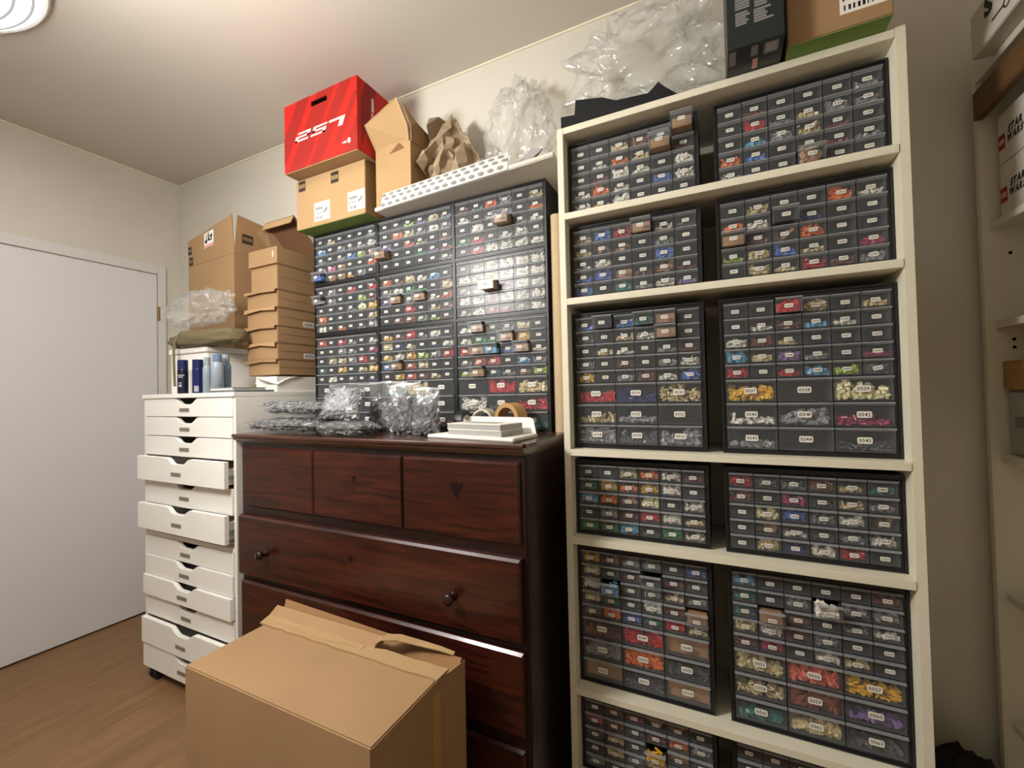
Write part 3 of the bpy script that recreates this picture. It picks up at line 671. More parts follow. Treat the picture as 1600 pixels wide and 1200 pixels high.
tag(blob('clear_bag', WRAPF, (-2.175, 1.178, 1.655), (.225, .050, .085), .34, 11, 5, 1.585, f0=9, smooth=True), 'crumpled clear plastic bag on top of the olive drawstring bag', 'plastic bag')

# ------------------------------------------------------------------ things on top of the cabinets
CZ = TOPZ+.0012
def shipping_label(mb, x0, z0, wd, h, y, a, b):
    mb.rect(x0, x0+wd, z0, z0+h, y, a)
    rr = random.Random(3)
    for k in range(9): mb.rect(x0+wd*(.08+.055*k), x0+wd*(.08+.055*k+.034), z0+h*.60, z0+h*.74, y-.0004, b)
    for k in range(7):
        mb.rect(x0+wd*(.08+.09*k), x0+wd*(.08+.09*k+rr.uniform(.02, .07)), z0+h*.09, z0+h*.24, y-.0004, b)
    for k in range(5): mb.rect(x0+wd*(.06+.1*k), x0+wd*(.06+.1*k+.035), z0+h*.36, z0+h*.50, y-.0004, b)
    for k in range(4): mb.rect(x0+wd*(.62+.06*k), x0+wd*(.62+.06*k+.04), z0+h*(.36+.04*k), z0+h*(.52+.05*k), y-.0004, b)
    mb.rect(x0+wd*.06, x0+wd*.72, z0+h*.84, z0+h*.855, y-.0004, b)
cb = thing('cardboard_box', 'brown carton with two white barcode labels, under the red box', 'cardboard box', (0, 0, 0))
KX0, KX1, KY = -1.640, -1.243, 1.28
mb = MB().box(KX0, KX1, KY, 1.54, CZ+.0015, 2.180)
mb.build('box_body', CARDL, cb, bevel=.002)
MB().box(KX0+.001, KX1-.001, KY+.001, 1.539, CZ, CZ+.0013).build('green_bottom', GREENC, cb)
mb = MB(); shipping_label(mb, -1.530, 1.981, .092, .079, KY-.0006, 0, 1); mb.build('shipping_label', [PAPER, INK], cb, recalc=False)
mb = MB(); shipping_label(mb, -1.336, 1.985, .092, .079, KY-.0006, 0, 1); mb.build('shipping_label', [PAPER, INK], cb, recalc=False)
mb = MB(); brand_mark(mb, lambda x, z, e: (-1.624+x, KY-.0006-e, 2.128+z), .042, .045); mb.build('printed_mark', [INKB, CARDL], cb, recalc=False)
mb = MB(); brand_mark(mb, lambda x, z, e: (-1.430+x, KY-.0006-e, 2.122+z), .044, .046); mb.build('printed_mark', [INKB, CARDL], cb, recalc=False)
mb = MB(); brand_mark(mb, lambda x, z, e: (KX1+.0006+e, KY+.09+x, 1.985+z), .075, .045); mb.build('printed_mark', [INKB, CARDD], cb, recalc=False)

RX0, RX1, RY, RZ0, RZ1 = -1.632, -1.219, 1.22, 2.1815, 2.470
rb = thing('red_box', 'red helmet carton with diagonal stripes and upside-down white logo', 'cardboard box', (0, 0, 0))
mb = MB(); hx0, hx1, hz0, hz1 = -1.470, -1.378, 2.422, 2.444
mb.box(RX0, RX1, RY+.004, 1.50, RZ0+.004, RZ1, 0)
mb.box(RX0, RX1, RY, RY+.004, RZ0+.004, hz0, 0).box(RX0, RX1, RY, RY+.004, hz1, RZ1, 0).box(RX0, hx0, RY, RY+.004, hz0, hz1, 0).box(hx1, RX1, RY, RY+.004, hz0, hz1, 0)
mb.build('box_body', RED, rb)
MB().box(RX0+.001, RX1-.001, RY+.002, 1.499, RZ0, RZ0+.0038).build('box_bottom', CARD, rb)
MB().rect(hx0, hx1, hz0, hz1, RY+.0038).build('hand_hole', HOLESHADE, rb, recalc=False)  # dark sheet standing in for the shade inside the hole
def clip(poly, x0, x1, z0, z1):
    for ax, lim, sg in ((0, x0, 1), (0, x1, -1), (1, z0, 1), (1, z1, -1)):
        out = []
        for k in range(len(poly)):
            a, b = poly[k-1], poly[k]; ia, ib = (a[ax]-lim)*sg >= 0, (b[ax]-lim)*sg >= 0
            if ia != ib:
                q = (lim-a[ax])/(b[ax]-a[ax]); out.append((a[0]+q*(b[0]-a[0]), a[1]+q*(b[1]-a[1])))
            if ib: out.append(b)
        poly = out
        if len(poly) < 3: return []
    return poly
W_, H_ = RX1-RX0, RZ1-RZ0
ha, hb, hc, hd = (hx0-RX0)/W_, (hx1-RX0)/W_, (hz0-RZ0-.004)/(H_-.004), (hz1-RZ0-.004)/(H_-.004)
HOLE = [(0, 1, 0, hc), (0, 1, hd, 1), (0, ha, hc, hd), (hb, 1, hc, hd)]
def stripe(mb, b0, b1, v0, v1, sl, fn, lim):
    for r in (HOLE if fn is ff else [(0, 1, 0, 1)]):         # the stripes are cut round the hand hole
        p = clip([(b0+sl*v0, v0), (b1+sl*v0, v0), (b1+sl*v1, v1), (b0+sl*v1, v1)], *r)
        if p: mb.add([fn(*q) for q in p], [tuple(range(len(p)))], 0)
sm = MB(); ff = lambda x, v: (RX0+x*W_, RY-.0006, RZ0+.004+v*(H_-.004))
for b0, b1, v0, v1 in [(-.22, -.04, 0, 1), (.06, .30, 0, 1), (.36, .52, 0, 1), (.62, .70, .17, .8), (.80, 1.05, 0, 1)]:
    stripe(sm, b0, b1, v0, v1, .42, ff, 1)
sm.build('dark_stripe', REDD, rb, recalc=False)
sm = MB(); fs_ = lambda y, v: (RX1+.0006, RY+.02+y*.26, RZ0+.004+v*(H_-.004))
for b0, b1 in [(-.25, -.02), (.28, .48), (.72, .90)]: stripe(sm, b0, b1, 0, 1, .35, fs_, 1)
sm.build('dark_stripe', REDD, rb, recalc=False)
lg = MB()
def rects(rs, x0, wd, z0, h, sh):
    for a, b, c, d_ in rs:
        lg.add([(x0+a*wd+sh*c*h, RY-.0012, z0+c*h), (x0+b*wd+sh*c*h, RY-.0012, z0+c*h), (x0+b*wd+sh*d_*h, RY-.0012, z0+d_*h), (x0+a*wd+sh*d_*h, RY-.0012, z0+d_*h)], [(0, 1, 2, 3)])
lz, lh = 2.298, .036
rects([(.10, 1, .80, 1), (.80, 1, .42, .80), (0, 1, .42, .60), (0, .2, 0, .42), (0, .95, 0, .2)], -1.568, .082, lz, lh, .45)
rects([(.05, 1, .80, 1), (.05, .25, .42, .80), (.05, 1, .42, .60), (.8, 1, 0, .42), (.0, 1, 0, .2)], -1.474, .082, lz, lh, .45)
rects([(.0, 1, .76, 1), (.72, 1, 0, .76)], -1.382, .086, lz, lh, .45)
lg.build('logo', PAPER, rb, recalc=False); lg = MB()
for k in range(10):
    a0, a1 = 2*PI*k/10, 2*PI*(k+1)/10; cx_, cz_ = -1.262, 2.228
    lg.add([(cx_, RY-.0012, cz_), (cx_+.009*math.cos(a0), RY-.0012, cz_+.011*math.sin(a0)), (cx_+.009*math.cos(a1), RY-.0012, cz_+.011*math.sin(a1))], [(0, 1, 2)])
lg.add([(-1.302, RY-.0012, 2.226), (-1.276, RY-.0012, 2.221), (-1.276, RY-.0012, 2.231)], [(0, 1, 2)])
lg.build('size_mark', PAPER, rb, recalc=False); lg = MB()
for z0_, z1_, y0_ in [(2.37, 2.425, .075), (2.335, 2.365, .073), (2.318, 2.328, .073)]:
    lg.add([(RX1+.0012, RY+y0_, z0_), (RX1+.0012, RY+y0_+.014, z0_), (RX1+.0012, RY+y0_+.012, z1_), (RX1+.0012, RY+y0_+.002, z1_)], [(0, 1, 2, 3)])
lg.build('side_lettering', PAPER, rb, recalc=False)

# white board lying on the cabinets and the dotted sheet on its edge
tag(MB().prism([(-1.205, 1.288), (-.438, 1.240), (-.438, 1.54), (-1.205, 1.54)], CZ, CZ+.016, 'z').build('white_board', BOXW, bevel=.003), 'long white board lying over the cabinets and overhanging their fronts', 'board')
BZ = CZ+.0168
dsheet = MB(); dots = MB()
dA, dB = Vector((-1.165, 1.2795, CZ+.004)), Vector((-.60, 1.2795, CZ+.004))
P1 = lambda u, v: Vector((dA.x+(dB.x-dA.x)*u, 1.2835-u*.0355+(0 if v < .3 else (v-.3)*.016), CZ+.001+(v*.085 if v < .3 else .0255+(v-.3)*.055)))
for a, b in [(0, .3), (.3, 1)]:
    dsheet.slab([P1(0, a), P1(1, a), P1(1, b-.0001 if b < 1 else 1), P1(0, b-.0001 if b < 1 else 1)], -.0015)
for r, v0 in [(0, .03), (1, .35), (2, .68)]:
    n = 15
    for k in range(n):
        u0 = (k+.25+(.45 if r == 1 else 0))/n
        if u0 > .985: continue
        ring = []
        for q in range(8):
            a = 2*PI*q/8; uu = u0+.0215*math.cos(a); vv = v0+.12+(.10 if r else .075)*math.sin(a)
            p = P1(uu, vv); ring.append(p+Vector((0, -.0022, .0005)))
        dots.add(ring, [tuple(range(8))])
o = thing('dotted_sheet', 'white sheet with grey dots folded over the edge of the white board', 'packing sheet', (0, 0, 0))
dsheet.build('sheet', mat('sheet_white', S(206, 204, 200), .8), o); dots.build('grey_dot', DOTS, o, recalc=False)
# folded white leaflet beside it
lf = MB().slab([(-.615, 1.30, BZ), (-.540, 1.30, BZ+.002), (-.510, 1.34, BZ+.075), (-.585, 1.34, BZ+.065)], .002).slab([(-.600, 1.285, BZ), (-.560, 1.285, BZ), (-.500, 1.315, BZ+.06), (-.545, 1.315, BZ+.07)], .002)
tag(lf.build('folded_leaflet', PAPERG), 'folded pale grey leaflet standing at the end of the dotted sheet', 'leaflet')
tag(MB().slab([(-.545, 1.31, BZ+.001), (-.455, 1.31, BZ+.001), (-.450, 1.37, BZ+.022), (-.53, 1.37, BZ+.028)], .003).slab([(-.50, 1.40, BZ+.001), (-.445, 1.40, BZ+.001), (-.445, 1.44, BZ+.045), (-.49, 1.44, BZ+.035)], .003).build('card_scrap', CARDIN), 'brown cardboard scrap on the white board next to the bookcase', 'cardboard')
# tall carton with a pointed flap
pc = thing('cardboard_box', 'tall plain carton with a pointed open flap, beside the red box', 'cardboard box', (0, 0, 0))
px0, px1, py0, py1, pz1 = -1.204, -1.032, 1.300, 1.50, 2.205
mb = MB().openbox(px0, px1, py0, py1, BZ, pz1, .004)
mb.build('box_body', CARDL, pc)
MB().slab([(px0, py0, pz1), (px1-.006, py0, pz1), (px1-.001, py0-.015, 2.257), (-1.065, 1.262, 2.362), (-1.206, 1.243, 2.282)], -.003).build('flap', CARDL, pc)
MB().slab([(px1-.001, py0+.004, pz1+.0005), (px1-.001, py1, pz1+.0005), (px1+.022, py1-.02, 2.25), (px1+.014, py0+.02, 2.28), (-1.055, 1.272, 2.356), (px1+.008, py0-.008, 2.255)], .003).build('flap', CARD, pc)
MB().box(-1.142, -1.086, py0-.0008, py0-.0002, BZ+.012, BZ+.062).build('tape_strip', TAPEB, pc)
MB().prism([(-1.135, 2.178), (-1.060, 2.185), (-1.085, 2.212)], py0-.0012, py0-.0004, 'y').build('flap_cutout', CARDIN, pc)
# crumpled kraft paper
def kraft(u, v):
    x = -.905+.105*(u-.5)*2*(.70+.30*math.sin(PI*v)); p = Vector((u*1.3, v*1.3, 0))
    z = BZ+.012+v*.36*(1-.62*abs(u-.30)**1.2)
    return (x+.03*crease(p, 22, 4, 2.5), 1.405+.16*crease(p, 27, 5, 1.5)-.03*(1-v), z+.03*crease(p, 24, 4, 2))
kp = MB().grid(kraft, 13, 14)
def kraft2(u, v):
    x = -.900+.10*(u-.5)*2*(1-.3*v); z = BZ+.010+v*.235*(1-.75*abs(u-.12)**1.1); p = Vector((u*1.3, v*1.3, 1))
    return (x, 1.365+.10*crease(p, 33, 5, 1.6)+.02*v, z)
kp.grid(kraft2, 10, 10)
o = kp.build('kraft_paper', KRAFT); tag(o, 'crumpled sheet of brown kraft packing paper beside the pointed carton', 'packing paper')
so = o.modifiers.new('thick', 'SOLIDIFY'); so.thickness = .0012
tag(blob('bubble_wrap', WRAPF, (-.645, 1.445, 2.178), (.128, .062, .205), .26, 14, 5, BZ+.001, f0=10, smooth=True), 'large crumpled clear plastic wrap standing between kraft paper and bookcase', 'plastic wrap')
tag(blob('air_pillow', WRAPF, (-.735, 1.335, BZ+.045), (.052, .036, .046), .22, 15, 4, BZ+.002, f0=9, smooth=True), 'small crumpled clear plastic pillow behind the dotted sheet', 'plastic wrap')

# ------------------------------------------------------------------ things on the bookcase
KZ = SHELF[0]+.0008
mb = MB().slab([(-.418, 1.262, KZ), (-.07, 1.262, KZ), (-.07, 1.275, KZ+.012), (-.418, 1.262, KZ+.045)], .004)
mb.slab([(-.392, 1.30, KZ), (-.075, 1.30, KZ), (-.11, 1.310, KZ+.060), (-.135, 1.312, KZ+.094), (-.165, 1.312, KZ+.070), (-.26, 1.311, KZ+.078), (-.30, 1.311, KZ+.100), (-.385, 1.311, KZ+.118)], .004)
mb.slab([(-.06, 1.285, KZ), (-.06, 1.47, KZ), (-.125, 1.46, KZ+.085), (-.14, 1.316, KZ+.094)], .004).box(-.40, -.06, 1.29, 1.50, KZ, KZ+.004)
tag(mb.build('black_card_tray', FABRICK), 'folded black cardboard insert on top of the bookcase, under the clear plastic', 'cardboard insert')
tag(blob('plastic_sheet', WRAPF, (-.195, 1.42, 2.295), (.205, .072, .155), .34, 17, 5, 2.145, f0=9, pw=.8, smooth=True), 'big crumpled clear plastic sheet on the bookcase beside the black box', 'plastic wrap')
bb = thing('black_box', 'black printed product box overhanging the bookcase top', 'box', (0, 0, 0))
bx0, bx1, by0 = .040, .157, 1.145
MB().box(bx0, bx1, by0, 1.36, KZ, 2.36).build('box_body', DKGREEN, bb, bevel=.002)
mb = MB()
for x0_, z0_, lens in [(.058, 2.132, [.026]*9), (.058, 2.094, [.020, .024, .019, .026, .022]), (.098, 2.126, [.022]*9), (.096, 2.090, [.034, .022, .024, .020, .030])]:
    for k, L in enumerate(lens): mb.rect(x0_, x0_+L*1.15, z0_+k*.0066, z0_+k*.0066+.0052, by0-.0006)
mb.build('printed_text', TEXTG, bb, recalc=False)
mb = MB(); q = lambda x0_, x1_, y0_, y1_, mi, e=0: mb.add([(x0_, y0_, KZ-.0005-e), (x1_, y0_, KZ-.0005-e), (x1_, y1_, KZ-.0005-e), (x0_, y1_, KZ-.0005-e)], [(0, 1, 2, 3)], mi)
for nm_, qs in [('care_sticker', [(.043, .058, 1.150, 1.200, 0)]), ('care_sticker', [(.090, .104, 1.150, 1.185, 0)]), ('barcode_sticker', [(.117, .147, 1.152, 1.190, 0), (.121, .143, 1.156, 1.184, 1, .0004)]), ('hang_tag', [(.095, .106, 1.196, 1.232, 2)])]:
    mb = MB()
    for a in qs: q(*a)
    mb.build(nm_, [TEXTG, PAPERG, PINK], bb, recalc=False)
gb = thing('cardboard_box', 'brown carton with green bottom overhanging the bookcase top', 'cardboard box', (0, 0, 0))
MB().box(.1675, .362, 1.192, 1.46, KZ+.0015, 2.30).build('box_body', CARD, gb, bevel=.002)
MB().box(.1685, .361, 1.193, 1.459, KZ, KZ+.0013).build('green_bottom', GREENC, gb)
mb = MB(); shipping_label(mb, .268, 2.074, .094, .080, 1.1914, 0, 1); mb.build('shipping_label', [PAPER, INK], gb, recalc=False)

# ------------------------------------------------------------------ things on the dresser
def bag(name_label, org, ax_u, ax_v, ax_n, wd, h, th, seed, fillv, cols, nb, zipped=True, group='clear bags of grey bricks'):
    """zip bag: u across, v from the bottom to the zip, n thickness; bricks fill the lower part"""
    O, U, V, N = Vector(org), Vector(ax_u).normalized(), Vector(ax_v).normalized(), Vector(ax_n).normalized()
    N = U.cross(V).normalized() if U.cross(V).dot(N) > 0 else V.cross(U).normalized()
    t = thing('zip_bag', name_label, 'plastic bag', org, group)
    def prof(u, v):
        e = (max(0, 1-abs(2*u-1)**3.5))**.6
        return th*.5*e*((min(1, v/.16)**.5) if v < .16 else 1)*(1 if v < fillv else max(.03, 1-(v-fillv)/(1-fillv)*1.02))
    def side(sg):
        def fn(u, v):
            p = Vector((u*wd, v*h, seed*.37+sg)); c_ = crease(p*9, seed, 9, 1.4)
            d = sg*(prof(u, v)*(1+.30*c_)+.0008)
            return U*(u-.5)*wd*(1-.05*math.sin(PI*v)+.02*c_)+V*(v*h+.006*c_*(v > .5))+N*(d+.006*c_*(v > fillv)+.012*math.sin(5*u+seed)*max(0, v-fillv))
        return fn
    mb = MB().grid(side(1), 26, 26).grid(side(-1), 26, 26)
    mb.build('bag_film', BAGF, t, smooth=False, recalc=False)
    if zipped:
        zf = side(1); MB().grid(lambda u, v: Vector(zf(u, .955+.04*v))+N*.001, 20, 1).build('zip_strip', ZIPF, t, recalc=False)
    rr = random.Random(seed)
    pm = MB()
    for k in range(int(nb*1.5)):
        u, v = rr.uniform(.05, .95), rr.uniform(.03, fillv*.98); q = rr.choice((-1, 1, 1, 1))*rr.uniform(.55, 1.0); pr = prof(u, v)
        s_ = rr.uniform(.009, .018)
        R = Matrix((U, V, N)).transposed().to_4x4() @ Matrix.Rotation(rr.uniform(0, 6.3), 4, 'Z') @ Matrix.Rotation(rr.gauss(0, .22), 4, 'X') @ Matrix.Rotation(rr.gauss(0, .2), 4, 'Y')
        p = O+U*(u-.5)*wd*.92+V*v*h+N*q*max(0, pr-.0075); R.translation = p
        pm.obox(R, s_*rr.uniform(.9, 1.8), s_*.8, s_*rr.uniform(.25, .5), rr.randrange(len(cols)))
    o = pm.build('brick_pile', [BRICK[c][1] for c in cols], recalc=False)
    tag(o, 'grey bricks inside the %s' % name_label.split(',')[0], 'toy bricks', 'grey bricks in clear bags', 'stuff')
    return t
G3 = ['G', 'g', 'G']
bag('lower flat clear bag of grey bricks, at the white drawer unit end', (-1.262, 1.135, DZ+.033), (0, 1, .0), (-1, 0, .0), (0, 0, 1), .19, .40, .052, 3, .92, ['h', 'h', 'G'], 460)
bag('upper flat clear bag of grey bricks, lying on another bag', (-1.268, 1.150, DZ+.0915), (.0, 1, 0), (-1, .05, .02), (0, 0, 1), .19, .38, .054, 4, .90, ['h', 'G', 'h', 'g'], 460)
bag('slumped clear bag of grey bricks, leaning over the flat bags', (-1.215, 1.100, DZ+.058), (.9, .2, .0), (-.15, .5, .75), (-.2, -.75, .5), .17, .15, .044, 5, .80, ['h', 'h', 'G'], 220)
bag('short flat clear bag of grey bricks, front edge of the dresser', (-1.055, 1.095, DZ+.0265), (0, 1, 0), (-1, 0, 0), (0, 0, 1), .12, .20, .050, 9, .90, ['h', 'g', 'G'], 200)
bag('upright clear bag with a gathered shiny top, amid the bags', (-1.130, 1.262, DZ+.004), (1, .1, 0), (-.03, .05, 1), (.1, -1, 0), .17, .185, .070, 6, .55, ['h', 'G', 'g'], 240)
bag('upright clear bag with slanted zip strip, second from the end', (-.985, 1.200, DZ+.004), (1, .05, .10), (-.07, .03, 1), (0, -1, 0), .13, .175, .065, 7, .66, ['G', 'G', 'h'], 230)
bag('upright clear bag of dark grey bricks, beside the black tape', (-.880, 1.165, DZ+.004), (1, .05, 0), (.0, .05, 1), (0, -1, 0), .105, .155, .050, 8, .62, ['G', 'G', 'G', 'h'], 190)
# black tape roll
t = thing('tape_roll', 'black tape roll standing beside the bag of dark bricks', 'tape', (-.795, 1.26, DZ+.0395))
MB().lathe([(.024, -.014), (.039, -.014), (.039, .014), (.024, .014), (.024, -.014)], n=28, axis='x').build('tape', BLACK, t)
MB().lathe([(.0222, -.0142), (.0238, -.0142), (.0238, .0142), (.0222, .0142), (.0222, -.0142)], n=28, axis='x').build('core', PAPER, t)
# two rolls of tape behind the paper stack
t = thing('tape_roll', 'small clear tape roll standing beside the bigger brown one', 'tape', (-.735, 1.305, DZ+.0415), group='packing tape rolls')
MB().lathe([(.037, -.024), (.041, -.024), (.041, .024), (.037, .024), (.037, -.024)], n=36, axis='y').build('tape', mat('clear_tape', S(206, 196, 172), .3), t)
MB().lathe([(.035, -.0245), (.0368, -.0245), (.0368, .0245), (.035, .0245), (.035, -.0245)], n=36, axis='y').build('core', PAPER, t)
t = thing('tape_roll', 'bigger roll of brown packing tape standing near the cardboard tube', 'tape', (-.630, 1.295, DZ+.0515), group='packing tape rolls')
t.rotation_euler = (0, 0, -.25)
MB().lathe([(.039, -.025), (.051, -.025), (.051, .025), (.039, .025), (.039, -.025)], n=36, axis='y').build('tape', TAPEB, t)
MB().lathe([(.0365, -.0255), (.0388, -.0255), (.0388, .0255), (.0365, .0255), (.0365, -.0255)], n=36, axis='y').build('core', CARDL, t)
# white mailer with upright flap, catalogues on it
wm = thing('white_mailer', 'open white card mailer under the catalogues, flap standing up behind', 'mailer', (0, 0, 0))
MB().prism([(-.838, 1.112), (-.508, 1.056), (-.500, 1.212), (-.798, 1.268)], DZ+.0006, DZ+.011, 'z').build('mailer_body', PAPER, wm, bevel=.003)
MB().slab([(-.798, 1.262, DZ+.0112), (-.503, 1.208, DZ+.0112), (-.518, 1.224, DZ+.052), (-.530, 1.228, DZ+.058), (-.772, 1.270, DZ+.058), (-.782, 1.272, DZ+.052)], .003).build('flap', PAPER, wm)
zz = DZ+.0116
for k, (lb, hh, c1) in enumerate([('lower thick catalogue', .017, PAPERG), ('upper thick catalogue', .017, PAPER)]):
    t = thing('catalogue', '%s stacked on the white mailer' % lb, 'catalogue', (0, 0, zz), 'catalogues on the dresser')
    dx = -.003*k
    pl = [(-.762+dx, 1.118), (-.560+dx, 1.083), (-.540+dx, 1.190), (-.742+dx, 1.226)]
    MB().prism([(a+.001, b+.001) for a, b in pl], .0012, hh-.0022, 'z').build('pages', PAPERG, t)
    MB().prism(pl, 0, .001, 'z').prism(pl, hh-.002, hh, 'z').build('cover', PAPER, t)
    zz += hh+.0004
MB().prism([(-.735, 1.150), (-.60, 1.127), (-.592, 1.170), (-.725, 1.193)], hh+.0001, hh+.0003, 'z').build('printed_picture', PAPERG, t)
# cardboard tube standing between cabinets and bookcase
t = thing('cardboard_tube', 'beige cardboard tube standing on the dresser beside the bookcase', 'tube', (-.4845, 1.388, DZ+.0005))
MB().lathe([(.021, 0), (.0235, 0), (.0235, .735), (.021, .735), (.021, 0)], n=32).build('tube_wall', TUBE, t, smooth=False)
MB().cyl((0, 0, .70), .0208, .02, 24).build('end_cap', CARDD, t)

# ------------------------------------------------------------------ big carton on the floor
bg = thing('large_carton', 'large brown carton on the floor in front of the dresser', 'cardboard box', (0, 0, 0))
GX0, GX1, GY0, GY1, GZ = -1.272, -.634, .645, .885, .55
mb = MB().openbox(GX0, GX1, GY0, GY1, .0006, GZ, .006, 'y')
mb.build('box_body', CARD, bg, bevel=.003)
rr = random.Random(9)
fr_ = [(GX0-.012+(GX1-GX0+.016)*k/20, GY1-.028+rr.uniform(-.0025, .0025)) for k in range(21)]
bk_ = [(GX0-.030+(GX1-GX0+.036)*k/20, GY1+.018+rr.uniform(-.003, .003)-(.006 if 9 < k < 14 else 0)) for k in range(20, -1, -1)]
MB().prism(fr_+bk_, GZ+.0006, GZ+.0055, 'z').build('overlap_flap', CARDL, bg)
MB().grid(lambda u, v: (GX0+.05+.33*u, GY1-.012+.016*v+.006*math.sin(u*9), GZ+.0062+.001*v), 14, 2).build('torn_strip', CARDL, bg)
MB().slab([(GX0-.03, GY1+.006, GZ-.008), (GX1-.24, GY1+.006, GZ-.008), (GX1-.215, GY1+.050, GZ+.014), (GX0-.03, GY1+.046, GZ+.018)], .006).build('flap', CARD, bg)
MB().slab([(GX0-.01, GY1+.030, GZ-.090), (GX1-.008, GY1+.045, GZ-.090), (GX1+.004, GY1+.086, GZ-.006), (GX0-.03, GY1+.078, GZ+.026)], .006).build('flap', CARDD, bg)
cl = [(GX1-.235, GY1+.030, GZ+.010), (GX1-.215, GY1+.034, GZ+.022), (GX1-.18, GY1+.052, GZ+.020), (GX1-.13, GY1+.068, GZ+.010), (GX1-.06, GY1+.078, GZ+.004), (GX1-.02, GY1+.083, GZ-.002)]
mb = MB()
for a, b in zip(cl, cl[1:]):
    wa, wb = .030-.02*(a[0]-cl[0][0])/.21, .030-.02*(b[0]-cl[0][0])/.21
    mb.slab([(a[0], a[1]-wa/2, a[2]), (b[0], b[1]-wb/2, b[2]), (b[0], b[1]+wb/2, b[2]+.004), (a[0], a[1]+wa/2, a[2]+.004)], .003)
mb.build('torn_strip', CARDL, bg)
MB().slab([(GX1-.006, GY1, .02), (GX1-.006, GY1, GZ-.012), (GX1+.008, GY1+.092, GZ-.014), (GX1+.008, GY1+.088, .02)], .005).build('flap', CARD, bg)
MB().slab([(GX0+.002, GY1, .02), (GX0+.002, GY1, GZ-.012), (GX0-.004, GY1+.06, GZ-.014), (GX0-.004, GY1+.06, .02)], .005).build('flap', CARD, bg)
MB().box(GX1+.0002, GX1+.0008, GY1-.042, GY1-.010, .0066, GZ-.03).build('tape_strip', TAPEB, bg)

# ------------------------------------------------------------------ shelving unit along the right wall
su = thing('shelving_unit', 'pale shelving unit against the wall, dim corner past the bookcase', 'shelving unit', (0, 0, 0))
UX0, UX1, UY0, UY1 = .622, .93, .60, 1.500
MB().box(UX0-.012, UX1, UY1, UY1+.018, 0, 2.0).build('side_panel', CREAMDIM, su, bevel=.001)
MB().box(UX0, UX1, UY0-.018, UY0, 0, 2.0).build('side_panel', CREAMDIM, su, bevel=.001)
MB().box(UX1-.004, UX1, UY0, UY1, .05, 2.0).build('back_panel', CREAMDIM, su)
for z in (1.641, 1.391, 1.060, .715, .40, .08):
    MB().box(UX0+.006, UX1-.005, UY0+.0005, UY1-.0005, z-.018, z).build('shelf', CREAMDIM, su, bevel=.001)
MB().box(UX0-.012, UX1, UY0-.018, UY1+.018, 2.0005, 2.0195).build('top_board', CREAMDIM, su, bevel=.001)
MB().box(.603, .621, UY0-.01, UY1-.001, 1.905, 1.975).build('wooden_rail', RAILW, su, bevel=.001)
for z in (1.56, 1.345, 1.325): MB().cyl((.66, UY1-.0006, z), .004, .0004, 10, 0, 'y').build('pin_hole', HOLESHADE, su)
def sw_box(z0, z1, label):
    t = thing('toy_box', label, 'box', (0, 0, 0), 'white toy boxes on the shelving unit')
    X = .640
    MB().box(X, .90, .95, 1.484, z0, z1).build('box_body', BOXW, t, bevel=.002)
    lg_ = MB(); h = z1-z0; fn = lambda y0, zz0, e: (lambda x, z: (X-.0004-e, y0-x, zz0+z))
    f = fn(1.482, z0+h*.28, 0); wd = .027
    lg_.add([f(0, 0), f(wd, 0), f(wd, .036), f(0, .036)], [(0, 1, 2, 3)], 0)
    letter(lg_, 'LEGO', fn(1.479, z0+h*.28+.012, .0004), wd-.006, .012, 1, .04)
    lg_.build('maker_logo', [REDD, PAPER], t, recalc=False)
    sh = lambda y0, zz0: (lambda x, z: (X-.0004, y0-x-z*.25, zz0+z))
    tx = MB(); letter(tx, 'STAR', sh(1.444, z0+h*.33+.021), .056, .019, 0, .07, .02); letter(tx, 'WARS', sh(1.450, z0+h*.33), .062, .019, 0, .07, .02)
    tx.build('printed_title', INK, t, recalc=False)
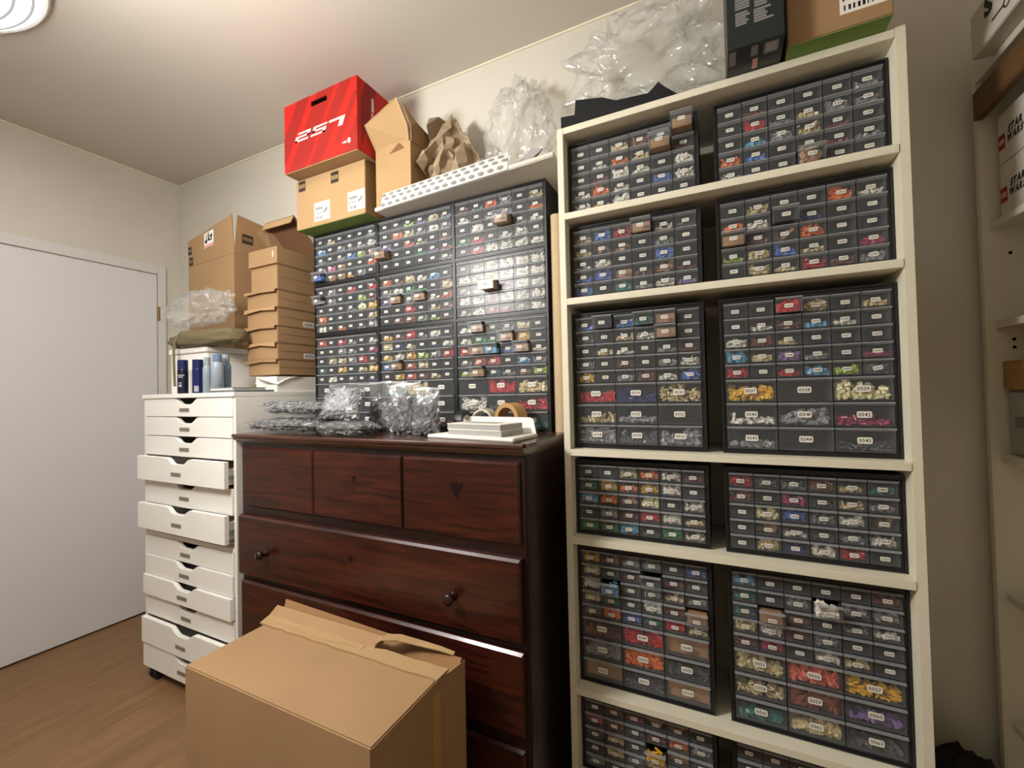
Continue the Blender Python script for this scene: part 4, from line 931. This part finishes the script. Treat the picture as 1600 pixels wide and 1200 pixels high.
sw_box(1.7735, 1.897, 'white toy box with black title, upper of two on the shelf')
sw_box(1.6415, 1.7730, 'white toy box with black title, lower of two on the shelf')
t = thing('toy_box', 'white toy box with black print on top of the shelving unit', 'box', (0, 0, 0), 'white toy boxes on the shelving unit')
MB().box(.575, .90, .90, 1.425, 2.0202, 2.125).build('box_body', BOXW, t, bevel=.002)
tx = MB(); fX = lambda x, z: (.5744, 1.365-x, 2.075+z)
letter(tx, 'STAR', fX, .20, .045, 0, .05, .06); tx.build('printed_title', INK, t, recalc=False)
ln = MB().box(.5738, .5746, 1.292, 1.335, 2.050, 2.0535).box(.5738, .5746, 1.18, 1.268, 2.050, 2.0535).lathe([(.009, 0), (.012, 0), (.012, .0008), (.009, .0008), (.009, 0)], (.5738, 1.280, 2.052), 16, 0, 'x')
ln.build('printed_line', INK, t)
tag(blob('fabric_bundle', mat('mauve_cloth', S(96, 84, 96), .9), (.76, 1.29, 1.455), (.10, .11, .066), .22, 23, 3, 1.3915, f0=7, smooth=True), 'dim mauve bundle on the shelf above the tan boards', 'bundle')
pb = thing('plastic_bin', 'pale grey plastic bin under the tan boards on the shelving unit', 'bin', (0, 0, 0))
MB().box(.640, .90, 1.02, 1.488, 1.0606, 1.2195).build('bin_body', PAPERG, pb, bevel=.006)
MB().prism([(1.32, 1.13), (1.45, 1.13), (1.45, 1.155), (1.32, 1.155)], .634, .640, 'x').build('handle', GREYL, pb)
tag(MB().box(.636, .90, 1.0, 1.496, 1.2202, 1.2905).build('board_stack', TANS, bevel=.001), 'thick tan stack of boards lying on the grey bin', 'boards')
# black bag on the floor between bookcase and shelving unit
kb = thing('black_bag', 'slumped black bag on the floor behind the bookcase end', 'bag', (0, 0, 0))
blob('bag_body', BLACKM, (.512, 1.42, .17), (.098, .10, .175), .16, 31, 4, .0006, kb, f0=6, smooth=True)
MB().slab([(.474, 1.318, .255), (.490, 1.315, .275), (.525, 1.312, .225), (.510, 1.315, .215)], .003).build('highlight_patch', GREYL, kb)  # grey sheet painted in for the highlight on the bag
